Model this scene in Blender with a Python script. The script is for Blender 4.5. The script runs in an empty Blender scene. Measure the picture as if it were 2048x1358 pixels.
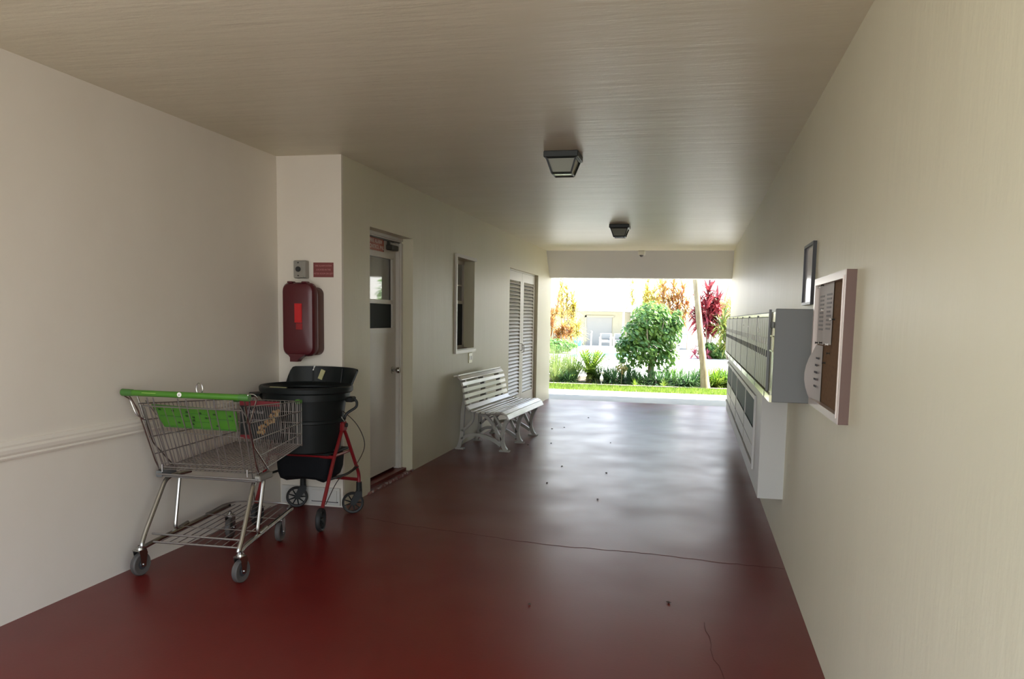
import bpy, math, random
from mathutils import Vector, Matrix
random.seed(7)
sc = bpy.context.scene
COL = sc.collection

# ---------------------------------------------------------------- camera
H = 2.55; R = 0.5676; L1 = -2.4934; L2 = -2.9985; YF = 5.2977; YC = 13.2; YO = 13.6
CH = 1.4254
def cam_axes(yaw, pitch, roll):
    cy, sy = math.cos(yaw), math.sin(yaw)
    fwd = Vector((-sy*math.cos(pitch), cy*math.cos(pitch), math.sin(pitch)))
    r = Vector((cy, sy, 0)); u = r.cross(fwd)
    c, s = math.cos(roll), math.sin(roll)
    return c*r+s*u, -s*r+c*u, fwd
cr, cu, cf = cam_axes(0.2150, -0.1030, 0.0180)
cd = bpy.data.cameras.new('camera'); co = bpy.data.objects.new('camera', cd); COL.objects.link(co)
m = Matrix((( cr.x, cu.x, -cf.x, 0), (cr.y, cu.y, -cf.y, 0), (cr.z, cu.z, -cf.z, CH), (0, 0, 0, 1)))
co.matrix_world = m
cd.sensor_width = 36; cd.lens = 1571.8/2048*36
cd.shift_x = -18.5/2048; cd.shift_y = 118.2/2048
cd.clip_start = .05; cd.clip_end = 500
sc.camera = co

# ---------------------------------------------------------------- sky, sun, exposure
w = bpy.data.worlds.new('world'); sc.world = w; w.use_nodes = True
nt = w.node_tree; bg = nt.nodes['Background']
tc = nt.nodes.new('ShaderNodeTexCoord'); sp = nt.nodes.new('ShaderNodeSeparateXYZ')
ra = nt.nodes.new('ShaderNodeValToRGB')
nt.links.new(tc.outputs['Generated'], sp.inputs[0]); nt.links.new(sp.outputs['Z'], ra.inputs[0])
ra.color_ramp.elements[0].position = 0.0; ra.color_ramp.elements[0].color = (1.0, .97, .88, 1)
ra.color_ramp.elements[1].position = 0.42; ra.color_ramp.elements[1].color = (.55, .72, 1.0, 1)
nt.links.new(ra.outputs[0], bg.inputs[0]); bg.inputs[1].default_value = 2.3
sd = bpy.data.lights.new('sun', 'SUN'); so = bpy.data.objects.new('sun', sd); COL.objects.link(so)
sd.energy = 20.0; sd.color = (1, .95, .86); sd.angle = math.radians(.6)
so.rotation_euler = Vector((.55, .25, .80)).to_track_quat('Z', 'Y').to_euler()
sc.view_settings.view_transform = 'Standard'; sc.view_settings.look = 'None'
sc.view_settings.gamma = 1; sc.view_settings.use_curve_mapping = False
sc.view_settings.exposure = 0.97
sc.cycles.max_bounces = 14; sc.cycles.diffuse_bounces = 8; sc.cycles.glossy_bounces = 5
sc.cycles.transmission_bounces = 6; sc.cycles.transparent_max_bounces = 12
sc.cycles.caustics_reflective = False; sc.cycles.caustics_refractive = False
sc.cycles.sample_clamp_indirect = 8; sc.cycles.use_denoising = True

# ---------------------------------------------------------------- materials
MATS = {}
def mat(name, col, rough=.5, metal=0., spec=.5, coat=0., noise=None, bump=None, ior=None, trans=0., emit=None):
    """noise = (scale xyz, second colour, lo, hi) ; bump = (scale xyz, strength, distance)"""
    mt = bpy.data.materials.new(name); mt.use_nodes = True; n = mt.node_tree
    b = n.nodes['Principled BSDF']; b.inputs['Base Color'].default_value = (*col, 1)
    b.inputs['Roughness'].default_value = rough; b.inputs['Metallic'].default_value = metal
    b.inputs['Specular IOR Level'].default_value = spec; b.inputs['Coat Weight'].default_value = coat
    if ior: b.inputs['IOR'].default_value = ior
    b.inputs['Transmission Weight'].default_value = trans
    if noise or bump: co_ = n.nodes.new('ShaderNodeTexCoord')
    def nz(scale, detail=5, rg=.6):
        mp = n.nodes.new('ShaderNodeMapping'); mp.inputs['Scale'].default_value = scale
        t = n.nodes.new('ShaderNodeTexNoise'); t.inputs['Scale'].default_value = 1; t.inputs['Detail'].default_value = detail
        t.inputs['Roughness'].default_value = rg
        n.links.new(co_.outputs['Object'], mp.inputs[0]); n.links.new(mp.outputs[0], t.inputs[0]); return t
    if noise:
        t = nz(noise[0]); r = n.nodes.new('ShaderNodeValToRGB')
        r.color_ramp.elements[0].position = noise[2]; r.color_ramp.elements[1].position = noise[3]
        r.color_ramp.elements[0].color = (*col, 1); r.color_ramp.elements[1].color = (*noise[1], 1)
        n.links.new(t.outputs[0], r.inputs[0]); n.links.new(r.outputs[0], b.inputs['Base Color'])
    if bump:
        prev = None
        for bb in (bump if isinstance(bump, list) else [bump]):
            t = nz(bb[0]); u = n.nodes.new('ShaderNodeBump'); u.inputs['Strength'].default_value = bb[1]
            u.inputs['Distance'].default_value = bb[2]; n.links.new(t.outputs[0], u.inputs['Height'])
            if prev: n.links.new(prev.outputs[0], u.inputs['Normal'])
            prev = u
        n.links.new(prev.outputs[0], b.inputs['Normal'])
    MATS[name] = mt; return mt
def leaf(name, a, b_, rough=.45, tr=.35, sc_=9):
    mt = mat(name, a, rough, noise=((sc_, sc_, sc_), b_, .38, .62)); n = mt.node_tree
    b = n.nodes['Principled BSDF']; out = n.nodes['Material Output']
    t = n.nodes.new('ShaderNodeBsdfTranslucent'); mx = n.nodes.new('ShaderNodeMixShader'); mx.inputs[0].default_value = tr
    src = b.inputs['Base Color'].links[0].from_socket
    n.links.new(src, t.inputs[0]); n.links.new(b.outputs[0], mx.inputs[1]); n.links.new(t.outputs[0], mx.inputs[2])
    n.links.new(mx.outputs[0], out.inputs[0]); return mt

wallm = mat('wall_paint', (.68, .655, .50), .45, noise=((.9, .9, .35), (.63, .605, .45), .35, .75),
            bump=[((5, 5, .9), .4, .012), ((55, 55, 40), .3, .0015)])
wallw = mat('wall_paint_matte', (.79, .745, .66), .5, noise=((1.2, 1.2, .8), (.74, .69, .60), .35, .75),
            bump=[((6, 6, 3), .2, .006), ((60, 60, 60), .2, .001)])
ceilm = mat('ceiling_paint', (.73, .69, .54), .40, noise=((.8, 2.5, 1), (.67, .63, .48), .35, .75),
            bump=[((1.0, 8, 1), .42, .014), ((5, 22, 1), .35, .003), ((50, 70, 50), .3, .0015)])
beamm = mat('beam_paint', (.84, .85, .86), .55)
floorm = mat('floor_paint', (.150, .008, .006), .30, spec=.5, noise=((1.2, 1.2, 1), (.120, .009, .007), .2, .85),
             bump=[((2, 14, 1), .10, .0010), ((60, 60, 1), .20, .0012)])
n = floorm.node_tree; b = n.nodes['Principled BSDF']
co_ = n.nodes.new('ShaderNodeTexCoord'); t = n.nodes.new('ShaderNodeTexNoise'); t.inputs['Scale'].default_value = 1.6; t.inputs['Detail'].default_value = 2
mr = n.nodes.new('ShaderNodeMapRange'); mr.inputs[1].default_value = .35; mr.inputs[2].default_value = .7; mr.inputs[3].default_value = .30; mr.inputs[4].default_value = .38
n.links.new(co_.outputs['Object'], t.inputs[0]); n.links.new(t.outputs[0], mr.inputs[0]); n.links.new(mr.outputs[0], b.inputs['Roughness'])
crackm = mat('crack', (.10, .016, .013), .6)
doorp = mat('door_paint', (.60, .57, .50), .35)
trimw = mat('trim_paint', (.62, .60, .55), .35)
louvm = mat('louver_paint', (.66, .65, .60), .4)
darkm = mat('dark', (.012, .014, .015), .6)
glassm = mat('window_glass', (.055, .065, .065), .03, ior=1.75)
blindm = mat('backed_glass', (.16, .165, .15), .03, ior=1.9)
screenm = mat('screen_mesh', (.020, .028, .030), .6, spec=.12)
closerm = mat('closer_bronze', (.03, .028, .022), .5)
signm = mat('sign_red', (.42, .085, .05), .45)
sign2m = mat('sign_maroon', (.20, .045, .042), .4)
letm = mat('sign_lettering', (.75, .58, .52), .5)
let2m = mat('sign_lettering_dim', (.50, .22, .22), .5)
steelm = mat('brushed_steel', (.33, .32, .29), .38, metal=.8)
redcab = mat('extinguisher_red', (.085, .008, .013), .38, coat=.1)
redtag = mat('tag_red', (.55, .012, .015), .45)
redside = mat('extinguisher_side', (.08, .026, .020), .4)
chrome = mat('chrome', (.46, .45, .42), .26, metal=1.)
wirem = mat('cart_wire', (.34, .32, .30), .36, metal=.85)
greenp = mat('green_plastic', (.060, .205, .016), .38)
greenc = mat('green_cap', (.055, .17, .03), .45)
greend = mat('green_dark', (.012, .05, .006), .6)
rubber = mat('grey_rubber', (.085, .078, .072), .6)
rubberd = mat('black_rubber', (.018, .018, .018), .6)
blackp = mat('black_plastic', (.012, .014, .014), .5, spec=.3)
candm = mat('can_plastic', (.008, .011, .011), .48, spec=.3, bump=((8, 8, 8), .1, .003))
labelm = mat('label_yellow', (.50, .48, .24), .5)
whitem = mat('white_sticker', (.86, .86, .82), .5)
redf = mat('rollator_red', (.20, .008, .012), .3, coat=.3)
bagm = mat('black_nylon', (.006, .007, .009), .8, spec=.2, bump=((25, 25, 25), .4, .006))
cablem = mat('cable', (.05, .04, .03), .4)
cableg = mat('clear_cable', (.30, .30, .27), .3)
greym = mat('grey_metal_panel', (.16, .17, .17), .5)
mailm = mat('mailbox_door', (.25, .26, .17), .42, metal=.3, noise=((3, 9, 2), (.21, .22, .14), .4, .7))
mailb = mat('mailbox_bright', (.60, .60, .40), .22, metal=.5)
cabw = mat('cabinet_white', (.55, .56, .54), .42)
teal = mat('cabinet_teal', (.028, .070, .066), .6, spec=.2)
lipm = mat('rack_lip', (.52, .52, .44), .4)
alum = mat('aluminium_frame', (.62, .55, .50), .35, metal=.4)
brownf = mat('frame_brown', (.14, .085, .07), .5)
corkm = mat('cork', (.17, .095, .045), .85, noise=((60, 60, 60), (.125, .068, .033), .4, .65), bump=((150, 150, 150), .4, .001))
paperm = mat('paper', (.52, .50, .48), .6)
paper2 = mat('paper_print', (.10, .10, .11), .7)
blackf = mat('black_frame', (.02, .02, .025), .4)
lampm = mat('lamp_black', (.022, .028, .026), .45)
lampg = mat('lamp_glass', (.50, .54, .45), .15, trans=.30, ior=1.4)
bulbm = mat('bulb', (.6, .6, .55), .3)
benchw = mat('bench_slat', (.74, .75, .70), .28, coat=.3)
benchf = mat('bench_iron', (.43, .43, .40), .4)
conc = mat('concrete', (.40, .385, .35), .8, noise=((2, 2, 2), (.34, .325, .29), .35, .7))
deckm = mat('pool_deck', (.60, .585, .55), .8, noise=((.6, .6, 1), (.54, .53, .50), .35, .7))
asph = mat('parking_asphalt', (.24, .23, .215), .85, noise=((1, 1, 1), (.20, .19, .18), .35, .7))
soil = mat('mulch', (.06, .042, .028), .9, noise=((8, 8, 8), (.11, .075, .05), .4, .6))
curbm = mat('edging', (.55, .45, .38), .8)
poolw = mat('pool_water', (.22, .68, .66), .05)
housem = mat('house_wall', (.29, .275, .20), .7)
housed = mat('house_door', (.22, .22, .205), .6)
roofm = mat('roof_white', (.90, .90, .88), .6)
bluem = mat('blue_glaze', (.05, .16, .28), .3)
tanm = mat('tan_cabinet', (.62, .42, .25), .6)
barkm = mat('bark', (.30, .25, .18), .85, noise=((9, 9, 3), (.42, .37, .28), .4, .65), bump=((20, 20, 5), .5, .01))
trunkm = mat('palm_trunk', (.24, .19, .10), .8, noise=((14, 14, 4), (.34, .28, .17), .4, .6), bump=((15, 15, 12), .5, .008))
L_bush = leaf('leaf_green', (.05, .15, .04), (.20, .34, .07), .35, .4, 6)
L_dark = leaf('leaf_dark', (.06, .14, .06), (.13, .24, .08), .5, .35, 7)
L_lime = leaf('leaf_lime', (.12, .25, .02), (.28, .36, .05), .45, .4, 5)
L_grass = leaf('lawn_green', (.13, .24, .02), (.24, .34, .05), .5, .4, 6)
L_tall = leaf('tall_grass_green', (.15, .24, .06), (.32, .38, .15), .5, .4, 6)
L_yel = leaf('leaf_yellow', (.44, .36, .06), (.60, .50, .18), .5, .35, 3)
L_org = leaf('leaf_orange', (.46, .18, .07), (.50, .34, .10), .5, .35, 3)
L_red = leaf('leaf_red', (.13, .03, .035), (.38, .05, .06), .4, .3, 2.5)
L_pink = leaf('leaf_pink', (.55, .12, .20), (.40, .12, .12), .4, .3, 5)
L_mix = leaf('leaf_mixed', (.10, .18, .04), (.30, .28, .06), .45, .35, 3)
L_frond = leaf('leaf_dry', (.45, .36, .16), (.28, .34, .08), .5, .3, 4)
dryl = mat('dry_leaf', (.05, .03, .02), .8)

# ---------------------------------------------------------------- mesh builder
class MB:
    def __init__(s): s.v = []; s.f = []
    def add(s, vs, fs):
        o = len(s.v); s.v += [tuple(v) for v in vs]; s.f += [tuple(i+o for i in f) for f in fs]; return s
    def box(s, x0, x1, y0, y1, z0, z1):
        return s.add([(x0,y0,z0),(x1,y0,z0),(x1,y1,z0),(x0,y1,z0),(x0,y0,z1),(x1,y0,z1),(x1,y1,z1),(x0,y1,z1)],
                     [(0,3,2,1),(4,5,6,7),(0,1,5,4),(1,2,6,5),(2,3,7,6),(3,0,4,7)])
    def cbox(s, x0, x1, y0, y1, z0, z1, c=.01):
        """box with chamfered edges"""
        xs = (x0, x1); ys = (y0, y1); zs = (z0, z1); V = []; 
        idx = {}
        for i in (0,1):
            for j in (0,1):
                for k in (0,1):
                    sx = 1 if i == 0 else -1; sy = 1 if j == 0 else -1; sz = 1 if k == 0 else -1
                    p = (xs[i], ys[j], zs[k])
                    for a, q in enumerate(((p[0], p[1]+sy*c, p[2]+sz*c), (p[0]+sx*c, p[1], p[2]+sz*c), (p[0]+sx*c, p[1]+sy*c, p[2]))):
                        idx[i,j,k,a] = len(V); V.append(q)
        F = []
        for i in (0,1):
            q = [idx[i,0,0,0], idx[i,1,0,0], idx[i,1,1,0], idx[i,0,1,0]]; F.append(q if i else q[::-1])
            q = [idx[0,i,0,1], idx[0,i,1,1], idx[1,i,1,1], idx[1,i,0,1]]; F.append(q if i else q[::-1])
            q = [idx[0,0,i,2], idx[1,0,i,2], idx[1,1,i,2], idx[0,1,i,2]]; F.append(q if i else q[::-1])
        for i in (0,1):
            for j in (0,1):
                F.append([idx[i,j,0,0], idx[i,j,1,0], idx[i,j,1,1], idx[i,j,0,1]])
                F.append([idx[i,0,j,0], idx[i,1,j,0], idx[i,1,j,2], idx[i,0,j,2]])
                F.append([idx[0,i,j,1], idx[1,i,j,1], idx[1,i,j,2], idx[0,i,j,2]])
                for k in (0,1): F.append([idx[i,j,k,0], idx[i,j,k,1], idx[i,j,k,2]])
        return s.add(V, F)
    def tube(s, pts, r, n=8, closed=False, cap=True):
        P = [Vector(p) for p in pts]; N = len(P); rs = r if isinstance(r, (list, tuple)) else [r]*N
        tang = []
        for i in range(N):
            if closed: a, b = P[i-1], P[(i+1) % N]
            else: a, b = P[max(i-1,0)], P[min(i+1,N-1)]
            tang.append((b-a).normalized())
        up = Vector((0,0,1)) if abs(tang[0].z) < .9 else Vector((1,0,0))
        u = tang[0].cross(up).normalized(); V = []
        for i in range(N):
            u = (u - tang[i]*u.dot(tang[i])).normalized(); w_ = tang[i].cross(u)
            for k in range(n):
                a = 2*math.pi*k/n; V.append(P[i] + (u*math.cos(a) + w_*math.sin(a))*rs[i])
        F = []
        for i in range(N if closed else N-1):
            for k in range(n):
                a = i*n+k; b = i*n+(k+1) % n; j = ((i+1) % N)*n
                F.append((a, b, j+(k+1) % n, j+k))
        if cap and not closed: F.append(tuple(range(n))[::-1]); F.append(tuple((N-1)*n+k for k in range(n)))
        return s.add(V, F)
    def lathe(s, prof, n=24, c=(0,0,0), axis='z', a0=0, a1=2*math.pi):
        full = abs(a1-a0-2*math.pi) < 1e-6; m_ = n if full else n+1; V = []
        for r, z in prof:
            for k in range(m_):
                a = a0+(a1-a0)*k/n; x, y = r*math.cos(a), r*math.sin(a)
                q = (x, y, z) if axis == 'z' else ((z, x, y) if axis == 'x' else (x, z, y))
                V.append((q[0]+c[0], q[1]+c[1], q[2]+c[2]))
        F = []
        for i in range(len(prof)-1):
            for k in range(n):
                k2 = (k+1) % m_ if full else k+1
                F.append((i*m_+k, i*m_+k2, (i+1)*m_+k2, (i+1)*m_+k))
        return s.add(V, F)
    def prism(s, poly, a, b, plane='xz'):
        """2-D polygon extruded from a to b along the missing axis"""
        def q(p, t): return {'xz': (p[0], t, p[1]), 'yz': (t, p[0], p[1]), 'xy': (p[0], p[1], t)}[plane]
        N = len(poly); V = [q(p, a) for p in poly] + [q(p, b) for p in poly]
        F = [tuple(range(N)), tuple(range(2*N-1, N-1, -1))] + [(i, N+i, N+(i+1) % N, (i+1) % N) for i in range(N)]
        return s.add(V, F)
    def ribbon(s, pts, wd, a, b, plane='xz'):
        """flat bar following a 2-D polyline, with its own width, extruded a..b"""
        N = len(pts); Lf, Rt = [], []
        ws = wd if isinstance(wd, (list, tuple)) else [wd]*N
        for i in range(N):
            p = Vector(pts[max(i-1,0)]); q = Vector(pts[min(i+1,N-1)]); d = (q-p).normalized(); nn = Vector((-d.y, d.x))*ws[i]/2
            Lf.append(Vector(pts[i])+nn); Rt.append(Vector(pts[i])-nn)
        def q(p, t): return {'xz': (p[0], t, p[1]), 'yz': (t, p[0], p[1]), 'xy': (p[0], p[1], t)}[plane]
        V = []
        for i in range(N): V += [q(Lf[i], a), q(Rt[i], a), q(Rt[i], b), q(Lf[i], b)]
        F = [(0,1,2,3), (4*N-1, 4*N-2, 4*N-3, 4*N-4)]
        for i in range(N-1):
            for k in range(4): F.append((4*i+k, 4*i+4+k, 4*i+4+(k+1) % 4, 4*i+(k+1) % 4))
        return s.add(V, F)
    def sphere(s, c, r, n=12, m_=8, sx=1, sy=1, sz=1):
        pr = [(r*math.sin(math.pi*i/m_), -r*math.cos(math.pi*i/m_)) for i in range(m_+1)]
        o = len(s.v); s.lathe(pr, n)
        for i in range(o, len(s.v)):
            x, y, z = s.v[i]; s.v[i] = (x*sx+c[0], y*sy+c[1], z*sz+c[2])
        return s
    def xf(s, M): s.v = [tuple(M @ Vector(v)) for v in s.v]; return s
    def build(s, name, mt, parent=None, smooth=True, label=None, cat=None, group=None, kind=None, ang=35):
        me = bpy.data.meshes.new(name); me.from_pydata(s.v, [], s.f); me.materials.append(mt)
        me.update()
        if smooth and len(s.f) > 6:
            me.polygons.foreach_set('use_smooth', [True]*len(me.polygons)); me.set_sharp_from_angle(angle=math.radians(ang))
        o = bpy.data.objects.new(name, me); COL.objects.link(o)
        if parent: o.parent = parent
        tag(o, label, cat, group, kind); return o
def tag(o, label=None, cat=None, group=None, kind=None):
    for k, v in (('label', label), ('category', cat), ('group', group), ('kind', kind)):
        if v: o[k] = v
    return o
def empty(name, label=None, cat=None, loc=(0,0,0), rz=0, group=None, kind=None):
    o = bpy.data.objects.new(name, None); COL.objects.link(o); o.location = loc; o.rotation_euler = (0,0,rz)
    o.empty_display_size = .1
    return tag(o, label, cat, group, kind)
def dup(o, parent=None):
    c = o.copy(); COL.objects.link(c)
    if parent: c.parent = parent
    for ch in list(o.children): dup(ch, c)
    return c
def text(name, body, size, loc, rot, mt, parent, extrude=.0006, ax='CENTER', sx=1, bold=0):
    c = bpy.data.curves.new(name, 'FONT'); c.body = body; c.size = size; c.extrude = extrude; c.align_x = ax; c.align_y = 'CENTER'
    c.offset = bold; c.space_line = 1.05
    c.materials.append(mt); o = bpy.data.objects.new(name, c); COL.objects.link(o)
    bpy.context.view_layer.update()
    me = bpy.data.meshes.new_from_object(o.evaluated_get(bpy.context.evaluated_depsgraph_get())); me.name = name
    bpy.data.objects.remove(o); o = bpy.data.objects.new(name, me); COL.objects.link(o)
    o.location = loc; o.rotation_euler = rot; o.scale = (sx, 1, 1); o.parent = parent; return o
def arc(c, r, a0, a1, n, plane='xz'):
    out = []
    for i in range(n+1):
        a = math.radians(a0+(a1-a0)*i/n); out.append((c[0]+r*math.cos(a), c[1]+r*math.sin(a)))
    return out
def fillet(pts, r, n=5):
    """round the inner corners of a 3-D polyline"""
    P = [Vector(p) for p in pts]; out = [P[0]]
    for i in range(1, len(P)-1):
        a = (P[i-1]-P[i]); b = (P[i+1]-P[i]); d = min(r, a.length*.45, b.length*.45)
        p0 = P[i]+a.normalized()*d; p2 = P[i]+b.normalized()*d
        for k in range(n+1):
            t = k/n; out.append(p0*(1-t)**2 + P[i]*2*t*(1-t) + p2*t*t)
    out.append(P[-1]); return out
PI = math.pi

# ================================================================= BUILDING
YS = 1.0; YR = 1.35; YB = -.3   # the passage opens again behind the camera
fl = MB()
fl.add([(L2-.3, YB, 0), (R+.3, YB, 0), (R+.3, 13.48, 0), (L1-.3, 13.62, 0), (L2-.3, 13.62, 0),
        (L2-.3, YB, -.15), (R+.3, YB, -.15), (R+.3, 13.48, -.15), (L1-.3, 13.62, -.15), (L2-.3, 13.62, -.15)],
       [(0,1,2,3,4), (9,8,7,6,5), (0,5,6,1), (1,6,7,2), (2,7,8,3), (3,8,9,4), (4,9,5,0)])
floor = fl.build('floor', floorm, kind='structure', smooth=False)
MB().box(-6, 4, YB, 13.9, H, H+.35).build('ceiling', ceilm, kind='structure')
MB().box(-14, 12, 13.9, 15.45, 2.47, 2.60).build('roof_eave', beamm, kind='structure')
MB().box(R+2.2, 12, 13.4, 13.6, 0, 2.45).box(-14, -6, 13.4, 13.72, 0, 2.45).build('wall_outer', wallw, kind='structure')
# right wall: one long painted wall, outer leaf beyond it
MB().box(R, R+2.2, YR, 13.6, 0, H).build('wall_right', wallm, kind='structure')
# left: near recess wall, return face, and the corridor wall with its three openings
MB().box(L2-.25, L2, YS, YF+.25, 0, H).build('wall_left_recess', wallw, kind='structure')
MB().box(L2, L1, YF, YF+.03, 0, H).build('wall_return', wallw, kind='structure')
T = L1-.16
wl = MB()
D0, D1, DH = 5.80, 6.765, 2.105       # door recess
W0, W1, WB, WT = 8.06, 8.79, 1.06, 2.05   # window
V0, V1, VH = 10.55, 12.54, 2.10           # louvred doors
wl.box(T, L1, YF+.03, D0, 0, H).box(T, L1, D0, D1, DH, H).box(T, L1, D1, W0, 0, H)
wl.box(T, L1, W0, W1, 0, WB).box(T, L1, W0, W1, WT, H).box(T, L1, W1, V0, 0, H).box(T, L1, V0, V1, VH, H).box(T, L1, V1, 13.72, 0, H)
wl.build('wall_left', wallm, kind='structure', smooth=False)
MB().box(-6, T-.30, YF+.25, 13.72, 0, H).build('wall_core', darkm, kind='structure')
# exit beam: its face leans out as it comes down
MB().prism([(YC, H), (13.55, 2.12), (13.9, 2.12), (13.9, H)], L1-.02, R+.02, 'yz').build('beam_exit', beamm, kind='structure', smooth=False)
# chair rail on the recess wall
pr = [(0, .745), (.014, .747), (.018, .756), (.012, .764), (.018, .775), (.020, .792), (.014, .803), (.016, .812), (.010, .828), (0, .832)]
MB().prism([(L2+a, b_) for a, b_ in pr], YS, YF, 'xz').build('trim_1', wallw, kind='structure', smooth=False)
# low access panel on the return face
vp = empty('vent_panel', 'low painted access panel at the foot of the wall behind the walker', 'vent', (-2.745, YF, 0))
MB().box(-.235, .235, -.022, 0, .015, .145).build('panel', trimw, vp)
f = MB(); f.box(.02, .215, -.032, -.022, .045, .128); f.build('hatch', trimw, vp)
MB().box(.012, .222, -.026, -.0215, .038, .045).build('groove', darkm, vp)
for k in range(5): MB().box(-.20, -.06, -.030, -.022, .06+k*.014, .066+k*.014).build('slat', trimw, vp)

# door in the recess
d1 = empty('door_1', kind='structure', loc=(T, 0, 0))
dl = MB(); dy0, dy1 = 5.83, 6.70; gx0, gx1, gz0, gz1 = 5.97, 6.60, 1.30, 1.925
dl.box(0, .02, dy0, dy1, .05, gz0).box(0, .02, dy0, dy1, gz1, 2.06).box(0, .02, dy0, gx0, gz0, gz1).box(0, .02, gx1, dy1, gz0, gz1)
dl.build('door_leaf', doorp, d1, smooth=False)
fr = MB()
fr.box(0, .05, dy1+.005, D1, .03, 2.07).box(0, .05, D0, dy0-.005, .03, 2.07).box(0, .05, D0, D1, 2.07, DH)
fr.box(.05, .065, dy1+.02, D1, .03, 2.06).box(.05, .065, D0, D1, 2.08, DH)
fr.build('door_frame', trimw, d1, smooth=False)
wf = MB()
for a, b_, c, e in ((gx0-.02, gx1+.02, gz1-.015, gz1+.03), (gx0-.02, gx1+.02, gz0-.03, gz0+.012), (gx0-.02, gx0+.012, gz0, gz1), (gx1-.012, gx1+.02, gz0, gz1), (gx0, gx1, 1.520, 1.555)):
    wf.box(.018, .034, a, b_, c, e)
wf.build('window_frame', trimw, d1, smooth=False)
MB().box(.004, .010, gx0, gx1, 1.535, gz1).build('upper_pane', blindm, d1)
MB().box(.012, .020, gx0+.01, gx1-.01, gz0, 1.525).build('lower_screen', screenm, d1)
MB().box(.0, .10, D0, D1, -.001, .028).build('threshold', floorm, d1)
kn = MB(); kn.lathe([(.0, .0), (.032, .0), (.032, .006), (.012, .010), (.010, .035), (.024, .045), (.028, .060), (.022, .072), (0, .075)], 16, (.02, 6.62, .935), 'x')
kn.build('door_knob', chrome, d1)
sl = MB(); random.seed(3)
for k in range(14):
    y = D0-.05+k*.073; a = random.uniform(.02, .05); sl.box(.155, .165+a*.3, y, y+random.uniform(.04, .07), 0, .010+random.random()*.012)
sl.build('sill_edge', mat('chipped_sill', (.20, .06, .055), .5, noise=((30, 30, 30), (.45, .38, .36), .5, .62)), d1, smooth=False)
dc = empty('door_closer', 'dark bronze door closer at the top of the recessed door', 'door closer', (T+.02, 0, 0))
MB().cbox(0, .055, 6.47, 6.63, 1.985, 2.03, .006).build('closer_body', closerm, dc)
MB().box(.01, .03, 6.47, 6.50, 2.03, 2.068).build('bracket', closerm, dc)
MB().box(.02, .032, 6.0, 6.72, 2.060, 2.070).build('arm', closerm, dc)
sg = empty('alarm_sign', 'red sign with pale lettering above the door window', 'sign', (T+.022, 6.24, 2.013))
MB().box(0, .003, -.18, .175, -.052, .055).build('plate', signm, sg)
text('lettering', 'FIRE ALARM\nCONTROL PNL', .044, (.004, 0, 0), (PI/2, 0, PI/2), letm, sg, sx=1.12, bold=.001)
for a, b_ in ((-.16, .045), (.165, .045), (-.16, -.042), (.165, -.042)): MB().lathe([(0, .006), (.005, .006), (.005, .003)], 8, (0, a, b_), 'x').build('screw', closerm, sg)

# window
w1 = empty('window_1', kind='structure', loc=(L1, 0, 0))
c = MB(); q = .035
c.box(0, .022, W0-q, W1+q*.4, WT, WT+q).box(0, .022, W0-q, W1+q*.4, WB-q, WB).box(0, .022, W0-q, W0, WB, WT)
c.build('window_casing', trimw, w1, smooth=False)
s_ = MB(); X0, X1 = -.155, -.125
for a, b_, cc, e in ((W0, W1, WT-.045, WT), (W0, W1, WB, WB+.035), (W0, W0+.03, WB, WT), (W1-.03, W1, WB, WT), (W0, W1, 1.565, 1.60)): s_.box(X0, X1, a, b_, cc, e)
s_.box(X0, X1-.01, W0, W1, 1.765, 1.778)
s_.build('window_sash', trimw, w1, smooth=False)
MB().box(-.15, -.145, W0+.02, W1-.02, 1.60, WT-.03).build('upper_pane', blindm, w1)
MB().box(-.14, -.134, W0+.02, W1-.02, WB+.02, 1.575).build('lower_screen', screenm, w1)
MB().box(-.16, 0, W0, W1, WB-.012, WB+.008).build('window_sill', trimw, w1)

# louvred double doors
d2 = empty('door_2', kind='structure', loc=(L1-.105, 0, 0))
MB().box(0, .05, 12.535, V1, 0, VH).box(0, .05, V0, 10.57, 0, VH).box(0, .05, V0, V1, 2.085, VH).build('door_frame', trimw, d2, smooth=False)
slat = None
for (a, b_) in ((10.575, 11.565), (11.575, 12.53)):
    lf = MB(); z0, z1 = .28, 1.95; ya, yb = a+.12, b_-.10
    lf.box(.02, .055, a, ya, .06, 2.08).box(.02, .055, yb, b_, .06, 2.08).box(.02, .055, ya, yb, .06, z0).box(.02, .055, ya, yb, z1, 2.08)
    leafo = lf.build('door_leaf', louvm, d2, smooth=False)
    NS = 32
    for k in range(NS):
        z = z0+(z1-z0)*(k+.5)/NS
        if slat is None:
            hw = (yb-ya)/2
            sm = MB().prism([(-.016, .021), (-.010, .026), (.021, -.014), (.015, -.020)], -hw, hw, 'xz')
            slat = sm.build('slat', louvm, leafo, smooth=False); so_ = slat
        else:
            so_ = slat.copy(); COL.objects.link(so_); so_.parent = leafo
        so_.location = (.036, (ya+yb)/2, z)
    MB().box(.0, .004, ya, yb, z0, z1).build('backing', darkm, leafo)
MB().tube([(.055, 11.52, .93), (.085, 11.52, .935), (.085, 11.52, 1.03), (.055, 11.52, 1.035)], .006, 6).build('door_handle', steelm, d2)
MB().tube([(.055, 11.63, .90), (.085, 11.63, .905), (.085, 11.63, 1.0), (.055, 11.63, 1.005)], .006, 6).build('door_handle', steelm, d2)

# little cover plate under the window
op = empty('outlet_cover', 'small ivory cover plate on the wall above the bench', 'outlet', (L1, 8.64, .955))
MB().cbox(0, .007, -.068, .068, -.058, .058, .003).build('plate', mat('ivory', (.80, .80, .52), .3), op)
for z in (-.034, .034): MB().box(.006, .010, z-.014, z+.014, -.022, .022).build('socket', trimw, op)

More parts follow.
